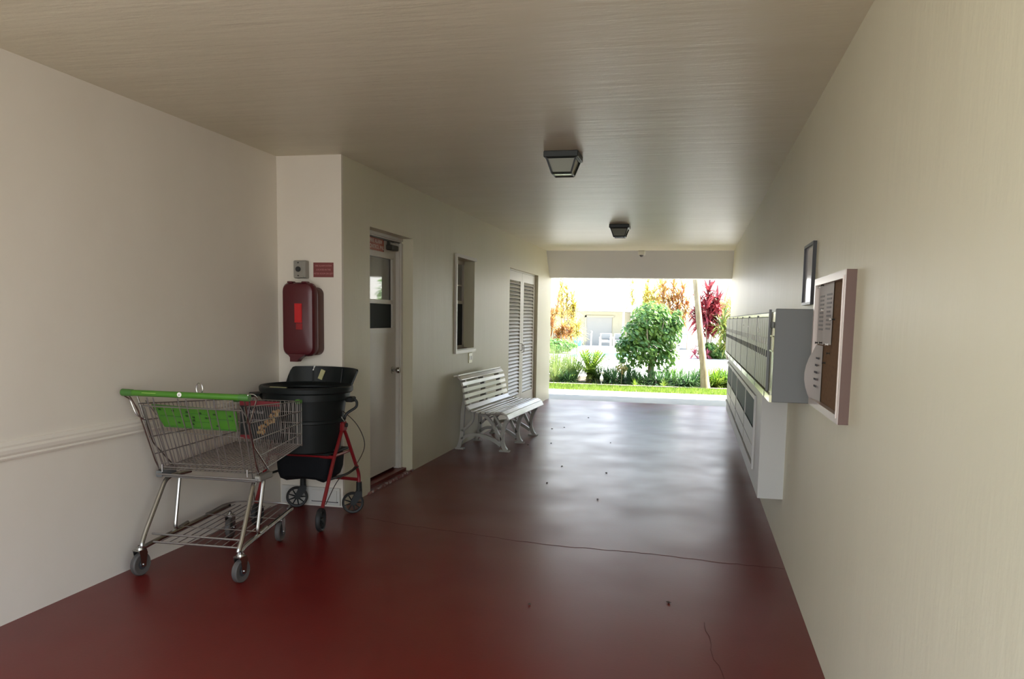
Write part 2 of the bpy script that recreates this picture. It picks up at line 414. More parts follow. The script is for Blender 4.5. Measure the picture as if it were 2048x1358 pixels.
# ================================================================= CEILING AND BEAM FIXTURES
def ceiling_lamp(loc, label):
    t = empty('ceiling_light', label, 'light', loc, group='black box lights on the ceiling')
    a = .118
    MB().cbox(-a, a, -a, a, -.042, 0, .004).build('canopy', lampm, t)
    g = MB(); ti = a-.018; bo = .066; z0, z1 = -.042, -.140
    def ring(h, z): return [(-h, -h, z), (h, -h, z), (h, h, z), (-h, h, z)]
    F = MB()
    for i in range(4):
        p, q_ = ring(ti, z0)[i], ring(bo, z1)[i]; F.tube([p, q_], .008, 4)
        F.tube([ring(bo, z1)[i], ring(bo, z1)[(i+1) % 4]], .008, 4); F.tube([ring(ti, z0)[i], ring(ti, z0)[(i+1) % 4]], .007, 4)
    F.build('frame', lampm, t, smooth=False)
    pts = ring(ti-.004, z0) + ring(bo-.003, z1)
    for i in range(4):
        j = (i+1) % 4; A, B, C_, D = [Vector(pts[k]) for k in (i, j, 4+j, 4+i)]
        nn = (B-A).cross(D-A).normalized()*.003
        V = [A, B, C_, D, A+nn, B+nn, C_+nn, D+nn]
        MB().add(V, [(0,1,2,3), (7,6,5,4), (0,4,5,1), (1,5,6,2), (2,6,7,3), (3,7,4,0)]).build('glass_pane', lampg, t, smooth=False)
    MB().box(-bo, bo, -bo, bo, z1-.001, z1+.002).build('bottom_pane', lampg, t)
    MB().sphere((0, 0, -.078), .026, 12, 8, 1, 1, 1.2).build('bulb', bulbm, t)
    return t
ceiling_lamp((-.93, 5.48, H), 'black square light fixture on the ceiling nearer the middle of the passage')
ceiling_lamp((-.93, 9.65, H), 'smaller-looking black light fixture on the ceiling near the garden opening')
dcam = empty('security_camera', 'small white dome camera on the beam over the garden opening', 'camera', (-.905, 13.22, 2.51))
MB().cbox(-.055, .055, -.05, .06, -.03, .04, .006).build('housing', whitem, dcam)
MB().sphere((0, 0, -.032), .034, 14, 8, 1, 1, .9).build('dome', mat('smoked_dome', (.12, .12, .12), .1), dcam)

# ================================================================= RETURN-WALL ITEMS
kb = empty('key_box', 'small steel key switch box beside the red sign', 'switch box', (-2.80, YF, 1.742))
MB().cbox(-.043, .052, -.050, 0, -.064, .062, .004).build('box', steelm, kb)
MB().box(-.041, .033, -.056, -.050, -.060, .058).build('faceplate', steelm, kb)
MB().lathe([(0, -.066), (.017, -.066), (.019, -.062), (.019, -.055)], 16, (-.005, 0, 0), 'y').build('lock', rubberd, kb)
for z in (-.046, .046): MB().lathe([(0, -.060), (.005, -.060), (.005, -.055)], 8, (-.005, 0, z), 'y').build('screw', closerm, kb)
s2 = empty('wall_sign', 'small maroon sign with three pale text lines above the red cabinet', 'sign', (-2.634, YF, 1.741))
MB().box(-.079, .077, -.004, 0, -.053, .052).build('plate', sign2m, s2)
for k, tx in enumerate(('FIRE ALARM SYSTEM', 'LOCATED IN THE', 'METER ROOM ON LEFT')):
    text('lettering', tx, .0175, (0, -.0045, .028-k*.028), (PI/2, 0, 0), let2m, s2, extrude=.0004, sx=.82)
ex = empty('extinguisher_cabinet', 'dark red plastic fire extinguisher cabinet on the short wall', 'fire extinguisher cabinet', (-2.757, YF, 1.37))
def rrect(w_, h_, r, n=6):
    out = []
    for cx, cz, a0 in ((w_-r, h_-r, 0), (-w_+r, h_-r, 90), (-w_+r, -h_+r, 180), (w_-r, -h_+r, 270)):
        out += arc((cx, cz), r, a0, a0+90, n)
    return out
def rounded_shell(w_, h_, r, y0, y1, edge=.02):
    m_ = MB(); L = [(w_, h_, y0), (w_, h_, y1+edge), (w_-edge*.35, h_-edge*.35, y1+edge*.3), (w_-edge, h_-edge, y1)]
    rings = [[(x, y, z) for x, z in rrect(a, b_, r)] for a, b_, y in L]; N = len(rings[0])
    for rg in rings: m_.v += rg
    for i in range(len(rings)-1):
        for k in range(N): m_.f.append((i*N+k, i*N+(k+1) % N, (i+1)*N+(k+1) % N, (i+1)*N+k))
    m_.f.append(tuple((len(rings)-1)*N+k for k in range(N))); m_.f.append(tuple(range(N))[::-1]); return m_
o = rounded_shell(.122, .245, .05, 0, -.085, .015); o.build('body', redside, ex)
o = rounded_shell(.124, .262, .055, -.085, -.15, .03); 
ob = o.build('cover', redcab, ex); ob.location = (-.012, 0, .012)
MB().box(-.028, .028, -.156, -.148, -.01, .125).cbox(-.026, .026, -.159, -.154, 0, .115, .002).build('tag', redtag, ex)
MB().cbox(-.02, .03, -.153, -.147, -.06, -.015, .002).build('lower_tag', mat('tag_dull', (.28, .012, .014), .5), ex)
MB().prism([(-.09, -.235), (.05, -.235), (.0, -.268), (-.015, -.29), (-.07, -.29), (-.07, -.26)], -.15, -.09, 'xz').build('latch', redcab, ex, smooth=False)
for x in (-.09, .02): MB().cbox(x, x+.04, -.145, -.09, .268, .282, .004).build('hinge', redcab, ex)

# ================================================================= RIGHT-WALL ITEMS
pf = empty('picture_frame', 'slim black framed notice high on the wall beyond the cork board', 'picture', (R, 4.285, 1.67))
f = MB(); hy, hz, t_ = .165, .155, .014
f.box(-.018, 0, -hy, hy, hz-t_, hz).box(-.018, 0, -hy, hy, -hz, -hz+t_).box(-.018, 0, -hy, -hy+t_, -hz+t_, hz-t_).box(-.018, 0, hy-t_, hy, -hz+t_, hz-t_)
f.build('frame', blackf, pf, smooth=False)
MB().box(-.008, 0, -hy+t_, hy-t_, -hz+t_, hz-t_).build('print', mat('print', (.50, .49, .52), .12), pf)
cb = empty('cork_board', 'framed cork notice board hung beside the mailboxes', 'notice board', (R, 3.465, 1.336), 0)
hy, hz = .385, .286
f = MB(); t_ = .030
f.box(-.038, -.012, -hy, hy, hz-t_, hz).box(-.038, -.012, -hy, hy, -hz, -hz+t_).box(-.038, -.012, hy-t_, hy, -hz+t_, hz-t_).box(-.038, -.012, -hy, -hy+t_, -hz+t_, hz-t_)
f.build('frame', alum, cb, smooth=False)
MB().box(-.036, 0, -hy-.004, -hy, -hz, hz).build('side_edge', brownf, cb, smooth=False)
MB().box(-.016, 0, -hy+.01, hy-.01, -hz+.01, hz-.01).build('cork', corkm, cb)
MB().box(-.042, -.036, -hy+.030, -hy+.036, -hz+.02, hz-.02).build('inner_lip', alum, cb)
def sheet(y0, y1, z0, z1, curl, label, lines, name='paper_notice'):
    t = empty(name, label, 'paper', (R-.019, 0, 0))
    m_ = MB(); N = 8; V = []
    for i in range(N+1):
        z = z1+(z0-z1)*i/N
        for j in range(5):
            u = j/4; c_ = curl*math.sin(PI*i/N*.9)*(u**2)
            V.append((-c_-.001, y0+(y1-y0)*u, z))
    Fm = [(i*5+j, i*5+j+1, (i+1)*5+j+1, (i+1)*5+j) for i in range(N) for j in range(4)]
    m_.add(V, Fm); m_.build('sheet', paperm, t)
    l = MB()
    for k in range(lines):
        z = z1-(z1-z0)*(.22+.6*k/lines); wd = (y1-y0)*random.uniform(.45, .75); ym = (y0+y1)/2
        c_ = curl*math.sin(PI*(z1-z)/(z1-z0)*.9)*.30
        l.box(-c_-.0028, -c_-.0016, ym-wd/2, ym+wd/2, z-.004, z+.004)
    l.build('print', paper2 if lines < 7 else mat('print_fine', (.3, .3, .3), .7), t)
    return t
sheet(3.62, 3.80, 1.33, 1.60, .003, 'white notice in the upper far corner of the cork board', 9)
sheet(3.43, 3.615, 1.335, 1.603, .008, 'white notice pinned at the top middle of the cork board', 9)
sheet(3.63, 3.83, 1.065, 1.325, .045, 'curled white notice low on the cork board beside the mailboxes', 5)
pins = [(3.80, 1.585), (3.70, 1.59), (3.56, 1.595), (3.66, 1.48), (3.78, 1.335), (3.66, 1.338), (3.50, 1.335), (3.45, 1.30), (3.55, 1.255), (3.43, 1.44), (3.37, 1.44)]
pin_at = ['at the far top corner of the white notice', 'between the two top notices', 'at the top of the wider notice', 'in the middle of the far notice', 'where the curled notice meets the one above',
          'at the inner top corner of the curled notice', 'at the lower corner of the wider notice', 'on bare cork below the wider notice', 'lowest of all, on bare cork', 'on bare cork beside the wider notice', 'on bare cork nearest the close frame edge']
for k, (y, z) in enumerate(pins):
    MB().lathe([(0, 0), (.0055, 0), (.003, -.003), (.003, -.009), (.006, -.012), (0, -.013)], 8, (R-.020, y, z), 'x').build(
        'push_pin', closerm if k % 3 else whitem, label='push pin ' + pin_at[k], cat='push pin', group='push pins on the cork board')

# mailbox bank
mb = empty('mailbox_bank', 'long wall-hung bank of narrow brass-toned mailboxes', 'mailboxes', (R, 0, 0))
XM = -.196; Y0, Y1, Z0, Z1 = 4.04, 9.98, 1.03, 1.49
MB().cbox(XM+.012, 0, Y0, Y0+.02, Z0, Z1, .003).build('end_panel', greym, mb)
MB().box(XM+.03, 0, Y0+.02, Y1, Z0+.005, Z1-.012).build('case', greym, mb)
MB().box(XM+.0, XM+.03, Y0+.004, Y1, Z0, Z0+.034).build('ledge', mailb, mb)
for k in range(8): 
    y = 4.33+k*.70; MB().box(XM-.002, XM+.0, y, y+.008, Z0, Z0+.034).build('ledge_joint', greym, mb)
MB().box(XM+.012, XM+.03, 4.30, Y1, 1.452, 1.470).build('top_rail', mailb, mb)
MB().box(XM+.002, XM+.014, 4.275, 4.30, Z0+.036, 1.489).build('end_stile', greym, mb)
MB().box(XM+.016, XM+.03, Y0+.02, 4.275, Z0+.034, 1.475).build('mail_slot_panel', mailb, mb)
MB().box(XM+.010, XM+.017, Y0+.03, 4.27, 1.395, 1.425).build('mail_slot', darkm, mb)
f = MB(); f.box(XM+.008, XM+.016, Y0+.05, 4.25, 1.35, 1.358).box(XM+.008, XM+.016, Y0+.05, 4.25, 1.275, 1.283).box(XM+.008, XM+.016, Y0+.05, Y0+.058, 1.28, 1.355)
f.build('card_holder', mailb, mb, smooth=False)
MB().box(XM+.013, XM+.016, Y0+.06, 4.24, 1.283, 1.35).build('card', mat('card', (.45, .47, .30), .4), mb)
NB = 42; pit = (Y1-4.305)/NB; proto = None
for k in range(NB):
    y = 4.305+k*pit
    if proto is None:
        proto = MB().cbox(XM+.006, XM+.028, .005, pit-.005, Z0+.040, 1.450, .003).build('mailbox_door', mailm, mb)
        MB().box(XM+.004, XM+.007, pit/2-.021, pit/2+.021, 1.305, 1.338).build('number_label', whitem, proto)
        MB().box(XM+.003, XM+.007, pit/2-.017, pit/2+.017, 1.240, 1.275).build('lock', darkm, proto)
        o_ = proto
    else: o_ = dup(proto, mb)
    o_.location = (0, y, 0)
    if k and k % 6 == 0: MB().box(XM+.004, XM+.012, y-.002, y+.002, Z0+.036, 1.462).build('mullion', greym, mb)
for y, z in ((4.95, 1.375), (4.95, 1.36), (5.9, 1.385), (6.5, 1.39)):
    MB().box(XM+.003, XM+.006, y, y+.035, z, z+.009).build('sticker', whitem, mb)

# parcel rack below
rk = empty('mail_rack', 'white wall cabinet with open green-backed racks beneath the mailboxes', 'cabinet', (R, 0, 0))
XL = -.150; YA, YZ, ZA, ZB = 4.98, 10.02, .34, 1.028
MB().box(XL, 0, YA, YA+.03, ZA, ZB).build('end_panel', cabw, rk)
bays = [(5.45, 6.50), (6.56, 7.80), (7.87, 8.90), (8.96, 9.96)]
c = MB(); c.box(XL, 0, YA+.03, YZ, ZA, .46).box(XL, 0, YA+.03, YZ, .915, ZB).box(XL, 0, YA+.03, bays[0][0], .46, .915)
for i in range(3): c.box(XL, 0, bays[i][1], bays[i+1][0], .46, .915)
c.box(XL, 0, bays[3][1], YZ, .46, .915).box(-.02, -.002, 5.4, YZ, .46, .915)
c.build('carcass', cabw, rk, smooth=False)
tr_ = MB(); tr_.box(XL-.012, XL, 5.41, YZ, .905, .935).box(XL-.012, XL, 5.41, YZ, .440, .465).box(XL-.012, XL, 5.41, 5.445, .465, .905)
tr_.build('face_trim', cabw, rk, smooth=False)
for a, b_ in bays:
    MB().box(XL+.003, XL+.012, a, b_, .46, .915).build('back_panel', teal, rk)
    MB().prism([(XL-.002, .475), (XL+.003, .475), (XL+.003, .69), (XL-.005, .70)], a+.01, b_-.01, 'xz').build('rack_lip', lipm, rk, smooth=False)
    MB().box(XL-.008, XL-.002, a+.01, b_-.01, .575, .583).build('lip_bead', cabw, rk)

# ================================================================= BENCH
bn = empty('park_bench', 'white slatted bench with curved cast iron legs against the wall', 'bench', (-2.462, 7.90, 0), math.radians(-2.6))
slats = [(.030,.800,14), (.072,.772,-42), (.098,.712,-72), (.112,.650,-78), (.124,.587,-79), (.137,.524,-77), (.165,.464,-48),
         (.222,.436,-8), (.276,.428,-3), (.330,.424,0), (.384,.424,2), (.438,.429,5), (.494,.434,4), (.556,.424,-28), (.596,.385,-62)]
BL = 1.56
for i, (x, z, a) in enumerate(slats):
    wd = .021 if 7 <= i <= 12 else .030
    if 1 <= i <= 5: wd = .0225
    if i == 1: wd = .027
    s_ = MB().cbox(-wd, wd, 0, BL, -.010, .010, .005); o_ = s_.build('slat', benchw, bn)
    o_.location = (x, 0, z); o_.rotation_euler = (0, math.radians(-a), 0)
def bez(P, n=8):
    out = []
    P = [Vector(p) for p in P]
    for i in range(len(P)-1):
        p0 = P[max(i-1,0)]; p1 = P[i]; p2 = P[i+1]; p3 = P[min(i+2,len(P)-1)]
        for k in range(n):
            t = k/n; out.append(.5*((2*p1)+(p2-p0)*t+(2*p0-5*p1+4*p2-p3)*t*t+(3*p1-p0-3*p2+p3)*t**3))
    out.append(P[-1]); return [tuple(p) for p in out]
lg = None
for yy in (.16, .78, 1.40):
    if lg is None:
        m_ = MB(); a, b_ = -.019, .019
        m_.ribbon(bez([(.008,.787), (.040,.745), (.072,.68), (.078,.56), (.060,.42), (.052,.28), (.050,.16), (.028,.06), (.008,.012)]), .040, a, b_)
        m_.ribbon(bez([(.060,.770), (.085,.71), (.102,.62), (.122,.52), (.165,.435), (.24,.408), (.36,.400), (.46,.405), (.535,.402), (.572,.372)]), .024, a, b_)
        m_.ribbon(bez([(.578,.372), (.535,.30), (.500,.20), (.498,.12), (.520,.05), (.545,.012)]), [.034]*8+[.040]*16+[.05]*16+[.05], a, b_) if False else m_.ribbon(bez([(.578,.372), (.535,.30), (.505,.20), (.500,.12), (.520,.05), (.548,.012)]), .040, a, b_)
        m_.ribbon(bez([(.052,.11), (.12,.155), (.24,.165), (.34,.145), (.42,.11), (.49,.065)]), .034, a, b_)
        m_.ribbon(bez([(.055,.20), (.10,.24), (.155,.30), (.175,.36), (.170,.42)]), .026, a, b_)
        m_.ribbon(bez([(.24,.405), (.33,.36), (.40,.28), (.45,.19), (.49,.12)]), .030, a, b_)
        m_.ribbon(bez([(.40,.40), (.45,.33), (.49,.26)]), .022, a, b_)
        m_.box(-.02, .072, a-.012, b_+.012, 0, .016).box(.475, .585, a-.012, b_+.012, 0, .016)
        lg = m_.build('leg_frame', benchf, bn, ang=50); o_ = lg
    else: o_ = lg.copy(); COL.objects.link(o_)
    o_.location = (0, yy, 0)
MB().tube([(.30, .16, .33), (.30, 1.40, .33)], .008, 6).build('tie_rod', benchf, bn)

# ================================================================= SHOPPING CART
ct = empty('shopping_cart', 'wire shopping cart with green handle against the wall', 'shopping cart', (-2.59, 3.6235, 0), math.atan2(.041, .576))
def lerp(a, b_, t): return tuple(a[i]+(b_[i]-a[i])*t for i in range(3))
RT, FT, RB, FB = {}, {}, {}, {}
for s_ in (-1, 1):
    RT[s_] = (s_*.30, .045, .930); FT[s_] = (s_*.222, .93, .868); RB[s_] = (s_*.292, .200, .545); FB[s_] = (s_*.222, .93, .590)
def wires(name, quad, na, nb, ra_, rb_, skip=(), first=0):
    """grid of wires over the quad A-B (top) D-C (bottom)"""
    A, B, C_, D = quad; m_ = MB()
    for i in range(na+1):
        t = i/na; m_.tube([lerp(A, B, t), lerp(D, C_, t)], ra_, 5, cap=False)
    for i in range(nb+1):
        t = i/nb; m_.tube([lerp(A, D, t), lerp(B, C_, t)], rb_, 5, cap=False)
    return m_
for s_, nm in ((-1, 'side_panel'), (1, 'side_panel')):
    m_ = MB(); A, B, C_, D = RT[s_], FT[s_], FB[s_], RB[s_]
    for i in range(27):
        t = i/26; m_.tube([lerp(A, B, t), lerp(D, C_, t)], .0021, 5, cap=False)
    for t in (0, .24, .50, .76, 1): m_.tube([lerp(A, D, t), lerp(B, C_, t)], .0036, 6, cap=False)
    m_.build(nm, wirem, ct)
wires('front', (FT[-1], FT[1], FB[1], FB[-1]), 16, 4, .0023, .0030).build('front_panel', wirem, ct)
# floor grid
m_ = wires('floor', (RB[-1], RB[1], FB[1], FB[-1]), 22, 26, .0020, .0020); m_.build('basket_floor', wirem, ct)
# rear gate: frame and pairs of wires
g = MB(); GL, GR, GBl, GBr = (-.285, .05, .918), (.285, .05, .910), (-.262, .195, .560), (.262, .195, .556)
g.tube([GL, GR], .0042, 6).tube([GBl, GBr], .0035, 6).tube([GL, GBl], .0035, 6).tube([GR, GBr], .0035, 6)
for t in (.07, .13, .38, .46, .66, .74, .92): g.tube([(lerp(GL, GR, t)[0], .035, .965), lerp(GL, GR, t), lerp(GBl, GBr, t)], .0034, 6)
for t in (.22, .30, .56, .84): g.tube([lerp(GL, GR, t), lerp(GBl, GBr, t)], .0020, 5)
g.tube([lerp(GL, GBl, .93), lerp(GR, GBr, .93)], .003, 5)
g.build('rear_gate', wirem, ct)
# child seat flap (green) hung inside the gate
fl_ = MB(); fA, fB, fC, fD = (-.262, .095, .922), (.228, .095, .905), (.215, .135, .785), (-.212, .135, .795)
def flap(m_, A, B, C_, D, dy=.010):
    V = [A, B, C_, D] + [(p[0], p[1]+dy, p[2]) for p in (A, B, C_, D)]
    return m_.add(V, [(0,3,2,1), (4,5,6,7), (0,1,5,4), (1,2,6,5), (2,3,7,6), (3,0,4,7)])
flap(fl_, fA, fB, fC, fD); sf = fl_.build('seat_flap', greenp, ct, smooth=False)
rb = MB()
def on_flap(u, v): 
    p = lerp(lerp(fA, fB, u), lerp(fD, fC, u), v); return (p[0], p[1]-.001, p[2])
for u0, u1, v0, v1 in ((.04, .30, .47, .52), (.66, .95, .47, .52), (.02, .98, .02, .06), (.03, .98, .93, .98), (.32, .64, .30, .33), (.32, .64, .66, .69)):
    flap(rb, on_flap(u0, v0), on_flap(u1, v0), on_flap(u1, v1), on_flap(u0, v1), -.004)
rb.build('rib', greenc, sf, smooth=False)
hb = MB()
for u, v in ((.07, .20), (.23, .22), (.40, .24), (.56, .25), (.73, .27), (.92, .30), (.24, .75), (.42, .78), (.74, .80), (.38, .42), (.46, .46), (.62, .46), (.66, .45), (.45, .60)):
    flap(hb, on_flap(u-.012, v-.035), on_flap(u+.014, v-.035), on_flap(u+.014, v+.04), on_flap(u-.012, v+.04), -.003)
hb.build('hole', greend, sf, smooth=False)
MB().tube([(-.27, .06, .945), (-.27, .15, .86), (.0, .17, .79), (.27, .15, .84), (.27, .06, .93)], .0028, 6).tube([(-.24, .14, .77), (.24, .15, .75)], .0028, 6).build('seat_frame', wirem, ct)
# handle
hd = MB().tube([(-.335, 0, .992), (.335, 0, .986)], .0165, 14); hd.build('handle', greenp, ct)
MB().tube([(-.368, 0, .9925), (-.362, 0, .9925), (-.33, 0, .992), (-.30, 0, .992)], [.013, .0195, .0195, .018], 14).build('handle_cap', greenc, ct)
MB().tube([(.300, 0, .987), (.33, 0, .986), (.356, 0, .986)], [.018, .0195, .019], 14).build('handle_cap', greenc, ct)
MB().lathe([(0, 0), (.0125, 0), (.0125, .002), (0, .002)], 16).xf(Matrix.Translation((-.025, -.0178, .992)) @ Matrix.Rotation(PI/2, 4, 'X')).build('badge', whitem, ct)
text('badge_mark', 'p', .015, (-.025, -.0205, .992), (PI/2, 0, 0), greend, ct, extrude=.0003)
MB().box(-.24, -.16, -.0172, -.0166, .9935, .9965).build('handle_print', mat('lime_print', (.30, .50, .10), .4), ct)
# side brackets tying handle to basket
for s_ in (-1, 1):
    m_ = MB(); x = s_*.352
    m_.tube(fillet([(x, -.008, .985), (x, -.012, 1.006), (x, .055, .998), (x-.004*s_, .10, .975), (s_*.300, .10, .83), (s_*.296, .155, .70), (s_*.29, .33, .545)], .02), .0042, 6)
    m_.tube(fillet([(x, .0, .975), (x-.01*s_, .03, .955), (s_*.318, .045, .87), (s_*.298, .08, .84)], .02), .0042, 6)
    m_.tube(fillet([(s_*.325, .0, .98), (s_*.312, .05, .90), (s_*.298, .17, .60), (s_*.296, .21, .535)], .02), .0045, 6)
    m_.build('handle_bracket', chrome, ct)
MB().tube([(.06+.018*math.cos(a), .03, 1.0+.0+.030*math.sin(a)+.022) for a in [i*2*PI/14 for i in range(14)]], .0028, 6, closed=True).xf(Matrix.Identity(4)).build('hook_ring', chrome, ct)
# lower plates and rub bumper
for s_ in (-1, 1):
    m_ = MB().cbox(min(s_*.275, s_*.312), max(s_*.275, s_*.312), .19, .34, .500, .535, .005)
    m_.build('corner_bracket', steelm if s_ > 0 else mat('bracket_grey', (.17, .18, .18), .5), ct)
MB().box(.222, .226, .925, .936, .58, .872).build('front_bumper', wirem, ct)
for x in (.19, -.228): MB().cbox(x, x+.038, .90, .942, .852, .880, .006).build('corner_cap', greenc, ct)
MB().tube([(-.30, .185, .520), (.30, .185, .512)], .0052, 8).tube([(-.29, .205, .505), (.29, .205, .498)], .0052, 8).tube([(-.27, .19, .532), (-.27, .19, .575)], .004, 6).tube([(.235, .19, .525), (.235, .19, .565)], .004, 6).build('rear_crossbar', wirem, ct)
# tubular chassis
for s_ in (-1, 1):
    m_ = MB()
    m_.tube(fillet([(s_*.215, .38, .505), (s_*.262, .215, .500), (s_*.282, .03, .215), (s_*.278, -.012, .150), (s_*.262, .10, .165), (s_*.210, .80, .200)], .05, 7), .0128, 10)
    m_.build('chassis_tube', chrome, ct)
    m_ = MB()
    m_.tube(fillet([(s_*.255, .36, .508), (s_*.257, .335, .48), (s_*.250, .262, .180), (s_*.243, .385, .196)], .045, 7), .0110, 10)
    m_.build('support_tube', chrome, ct)
lr = MB(); a = (-.262, .07, .212); b_ = (.262, .07, .205)
lr.tube([a, b_], .006, 6).tube([(-.24, .045, .175), (.25, .045, .170)], .006, 6)
for i in range(9):
    x = -.2+i*.05; lr.tube([(x*1.05, .045, .172), (x*.8, .78, .212)], .0028, 5)
lr.tube([(-.235, .30, .195), (.235, .30, .190)], .003, 5).tube([(-.225, .55, .205), (.22, .55, .2)], .003, 5)
lr.tube(fillet([(-.225, .55, .205), (-.20, .72, .225), (-.17, .82, .222), (-.05, .80, .235), (.13, .80, .232), (.19, .83, .220), (.20, .76, .21)], .03), .005, 6)
lr.build('lower_rack', wirem, ct)
def caster(x, y, rot, r=.062):
    t = MB()
    t.lathe([(.018, .014), (.040, .014), (.046, .016), (r-.006, .016), (r, .010), (r, -.010), (r-.006, -.016), (.046, -.016), (.040, -.014), (.018, -.014)], 28, (0, 0, 0), 'x')
    tyre = t.build('caster_wheel', rubber, ct); tyre.location = (x, y, r); tyre.rotation_euler = (0, 0, rot)
    MB().lathe([(0, .020), (.012, .020), (.016, .015), (.042, .013), (.042, -.013), (.016, -.015), (.012, -.020), (0, -.020)], 20, (0, 0, 0), 'x').build('hub', mat('hub_dark', (.035, .037, .042), .5) if 'hub_dark' not in MATS else MATS['hub_dark'], tyre)
    k = MB()
    for s_ in (-1, 1):
        k.prism([(-.014, -.012), (.014, -.012), (.030, .06), (.022, r+.018), (-.030, r+.018), (-.024, .055)], s_*.022-.0015, s_*.022+.0015, 'yz')
    k.box(-.024, .024, -.030, .024, r+.014, r+.019).lathe([(0, r+.018), (.022, r+.018), (.020, r+.030), (.010, r+.032), (.010, r+.040)], 16)
    k.tube([(-.028, 0, 0), (.028, 0, 0)], .006, 8)
    fo = k.build('caster_fork', chrome, tyre, smooth=False)
for x, y, rr in ((-.289, 0, -.18), (.289, 0, -.18), (.150, .760, .1), (-.195, .780, .15)): caster(x, y, rr)
# advertising panel inside the front
ad = MB().box(-.185, .085, .915, .921, .615, .862).build('advert_panel', mat('advert_dark', (.012, .014, .014), .4), ct)
adr = mat('advert_red', (.22, .02, .028), .4)
MB().box(-.185, .085, .911, .915, .830, .862).build('advert_band', adr, ad); MB().box(-.185, -.10, .911, .915, .615, .640).build('advert_band', adr, ad)
text('advert_lettering', 'Our Real', .028, (-.075, .912, .79), (PI/2, 0, 0), MATS['paper'], ad, extrude=.0004)
text('advert_lettering', 'SYSTEM', .020, (-.07, .912, .735), (PI/2, 0, 0), MATS['paper'], ad, extrude=.0004)
am = MB(); random.seed(11)
for k in range(40):
    a = random.uniform(0, 1); x = -.055+.11*a+random.uniform(-.02, .02); z = .66+.13*a+random.uniform(-.02, .02); r_ = random.uniform(.006, .014)
    am.lathe([(0, 0), (r_, 0), (r_*.7, -.0015), (0, -.002)], 7, (x, .9145, z), 'y')
am.build('advert_picture', mat('advert_food', (.30, .13, .035), .5, noise=((60, 60, 60), (.50, .36, .16), .4, .6)), ad)

# ================================================================= ROLLATOR
rl = empty('rollator', 'red four-wheeled walker carrying the black bin', 'walker', (-2.59, 4.93, 0))
def wheel(x, y, rot, r=.0775, spokes=9):
    t = MB(); t.lathe([(r-.017, .013), (r-.006, .016), (r, .009), (r, -.009), (r-.006, -.016), (r-.017, -.013), (r-.017, .013)], 32, (0,0,0), 'x')
    o_ = t.build('wheel', rubberd, rl); o_.location = (x, y, r); o_.rotation_euler = (0, 0, rot)
    h_ = MB(); h_.lathe([(0, .016), (.014, .016), (.017, .008), (.017, -.008), (.014, -.016), (0, -.016)], 16, (0,0,0), 'x')
    for k in range(spokes):
        a = 2*PI*k/spokes; h_.tube([(0, .014*math.cos(a), .014*math.sin(a)), (0, (r-.012)*math.cos(a), (r-.012)*math.sin(a))], [.0058, .0040], 6)
    h_.build('spokes', blackp, o_)
    return o_
# swivel front wheels (far side), fixed braked wheels near
wa = wheel(-.233, .290, math.radians(-66)); wc = wheel(.234, .238, math.radians(-66)); wb = wheel(.236, -.265, math.radians(10)); wd_ = wheel(-.240, -.240, math.radians(8))
for o_ in (wa, wc):
    FP = [(.022, .082), (.066, .082), (.066, .05), (.016, -.014), (-.014, -.014), (-.014, .012)]
    MB().prism(FP, .017, .026, 'yz').prism(FP, -.026, -.017, 'yz').box(-.026, .026, .022, .066, .078, .086).lathe([(0, .078), (.022, .078), (.020, .150), (0, .150)], 14, (0, .044, 0)).build('fork', blackp, o_, smooth=False)
foot = {-1: (-.193, .308), 1: (.274, .256)}
for s_, xw in ((-1, -.236), (1, .246)):
    m_ = MB().tube(fillet([(xw, -.262, .155), (xw, -.09, .45), (xw, .055, .655)], .02), .0125, 10); m_.build('rear_leg', redf, rl)
    fx, fy = foot[s_]; m_ = MB().tube(fillet([(fx, fy, .215), (fx, fy, .285), (xw, .10, .60), (xw, .05, .655)], .05), .0125, 10); m_.build('front_leg', redf, rl)
    MB().tube([(xw, -.085, .470), (xw, .185, .470)], .010, 8).build('seat_rail', redf, rl)
    MB().cbox(xw-.02, xw+.02, .02, .085, .625, .69, .008).build('hub_block', redf, rl)
    MB().tube(fillet([(fx, fy-.02, .345), (xw+s_*.012, .10, .315), (xw, -.16, .325)], .05), .009, 8).build('folding_brace', blackp, rl)
MB().tube([(-.193, .308, .245), (.274, .256, .245)], .0125, 10).build('front_crossbar', redf, rl)
MB().tube([(-.236, -.085, .462), (.246, -.085, .462)], .0125, 10).build('seat_bar', redf, rl)
MB().cbox(-.21, .215, -.10, .22, .470, .488, .006).build('seat', blackp, rl)
# sagging basket bag under the seat
bgm = MB(); N = 24; prof = [(1.0, .458), (1.0, .44), (.99, .40), (.97, .35), (.90, .305), (.72, .285), (0, .280)]
for r_, z in prof:
    for k in range(N):
        a = 2*PI*k/N; cx = abs(math.cos(a))**.35*math.copysign(1, math.cos(a)); cy = abs(math.sin(a))**.35*math.copysign(1, math.sin(a))
        bgm.v.append((.005+.205*r_*cx, .05+.15*r_*cy, z+(.012*math.sin(3*a) if 0 < r_ < 1 else 0)))
for i in range(len(prof)-1):
    for k in range(N): bgm.f.append((i*N+k, i*N+(k+1) % N, (i+1)*N+(k+1) % N, (i+1)*N+k))
bgm.build('bag', bagm, rl)
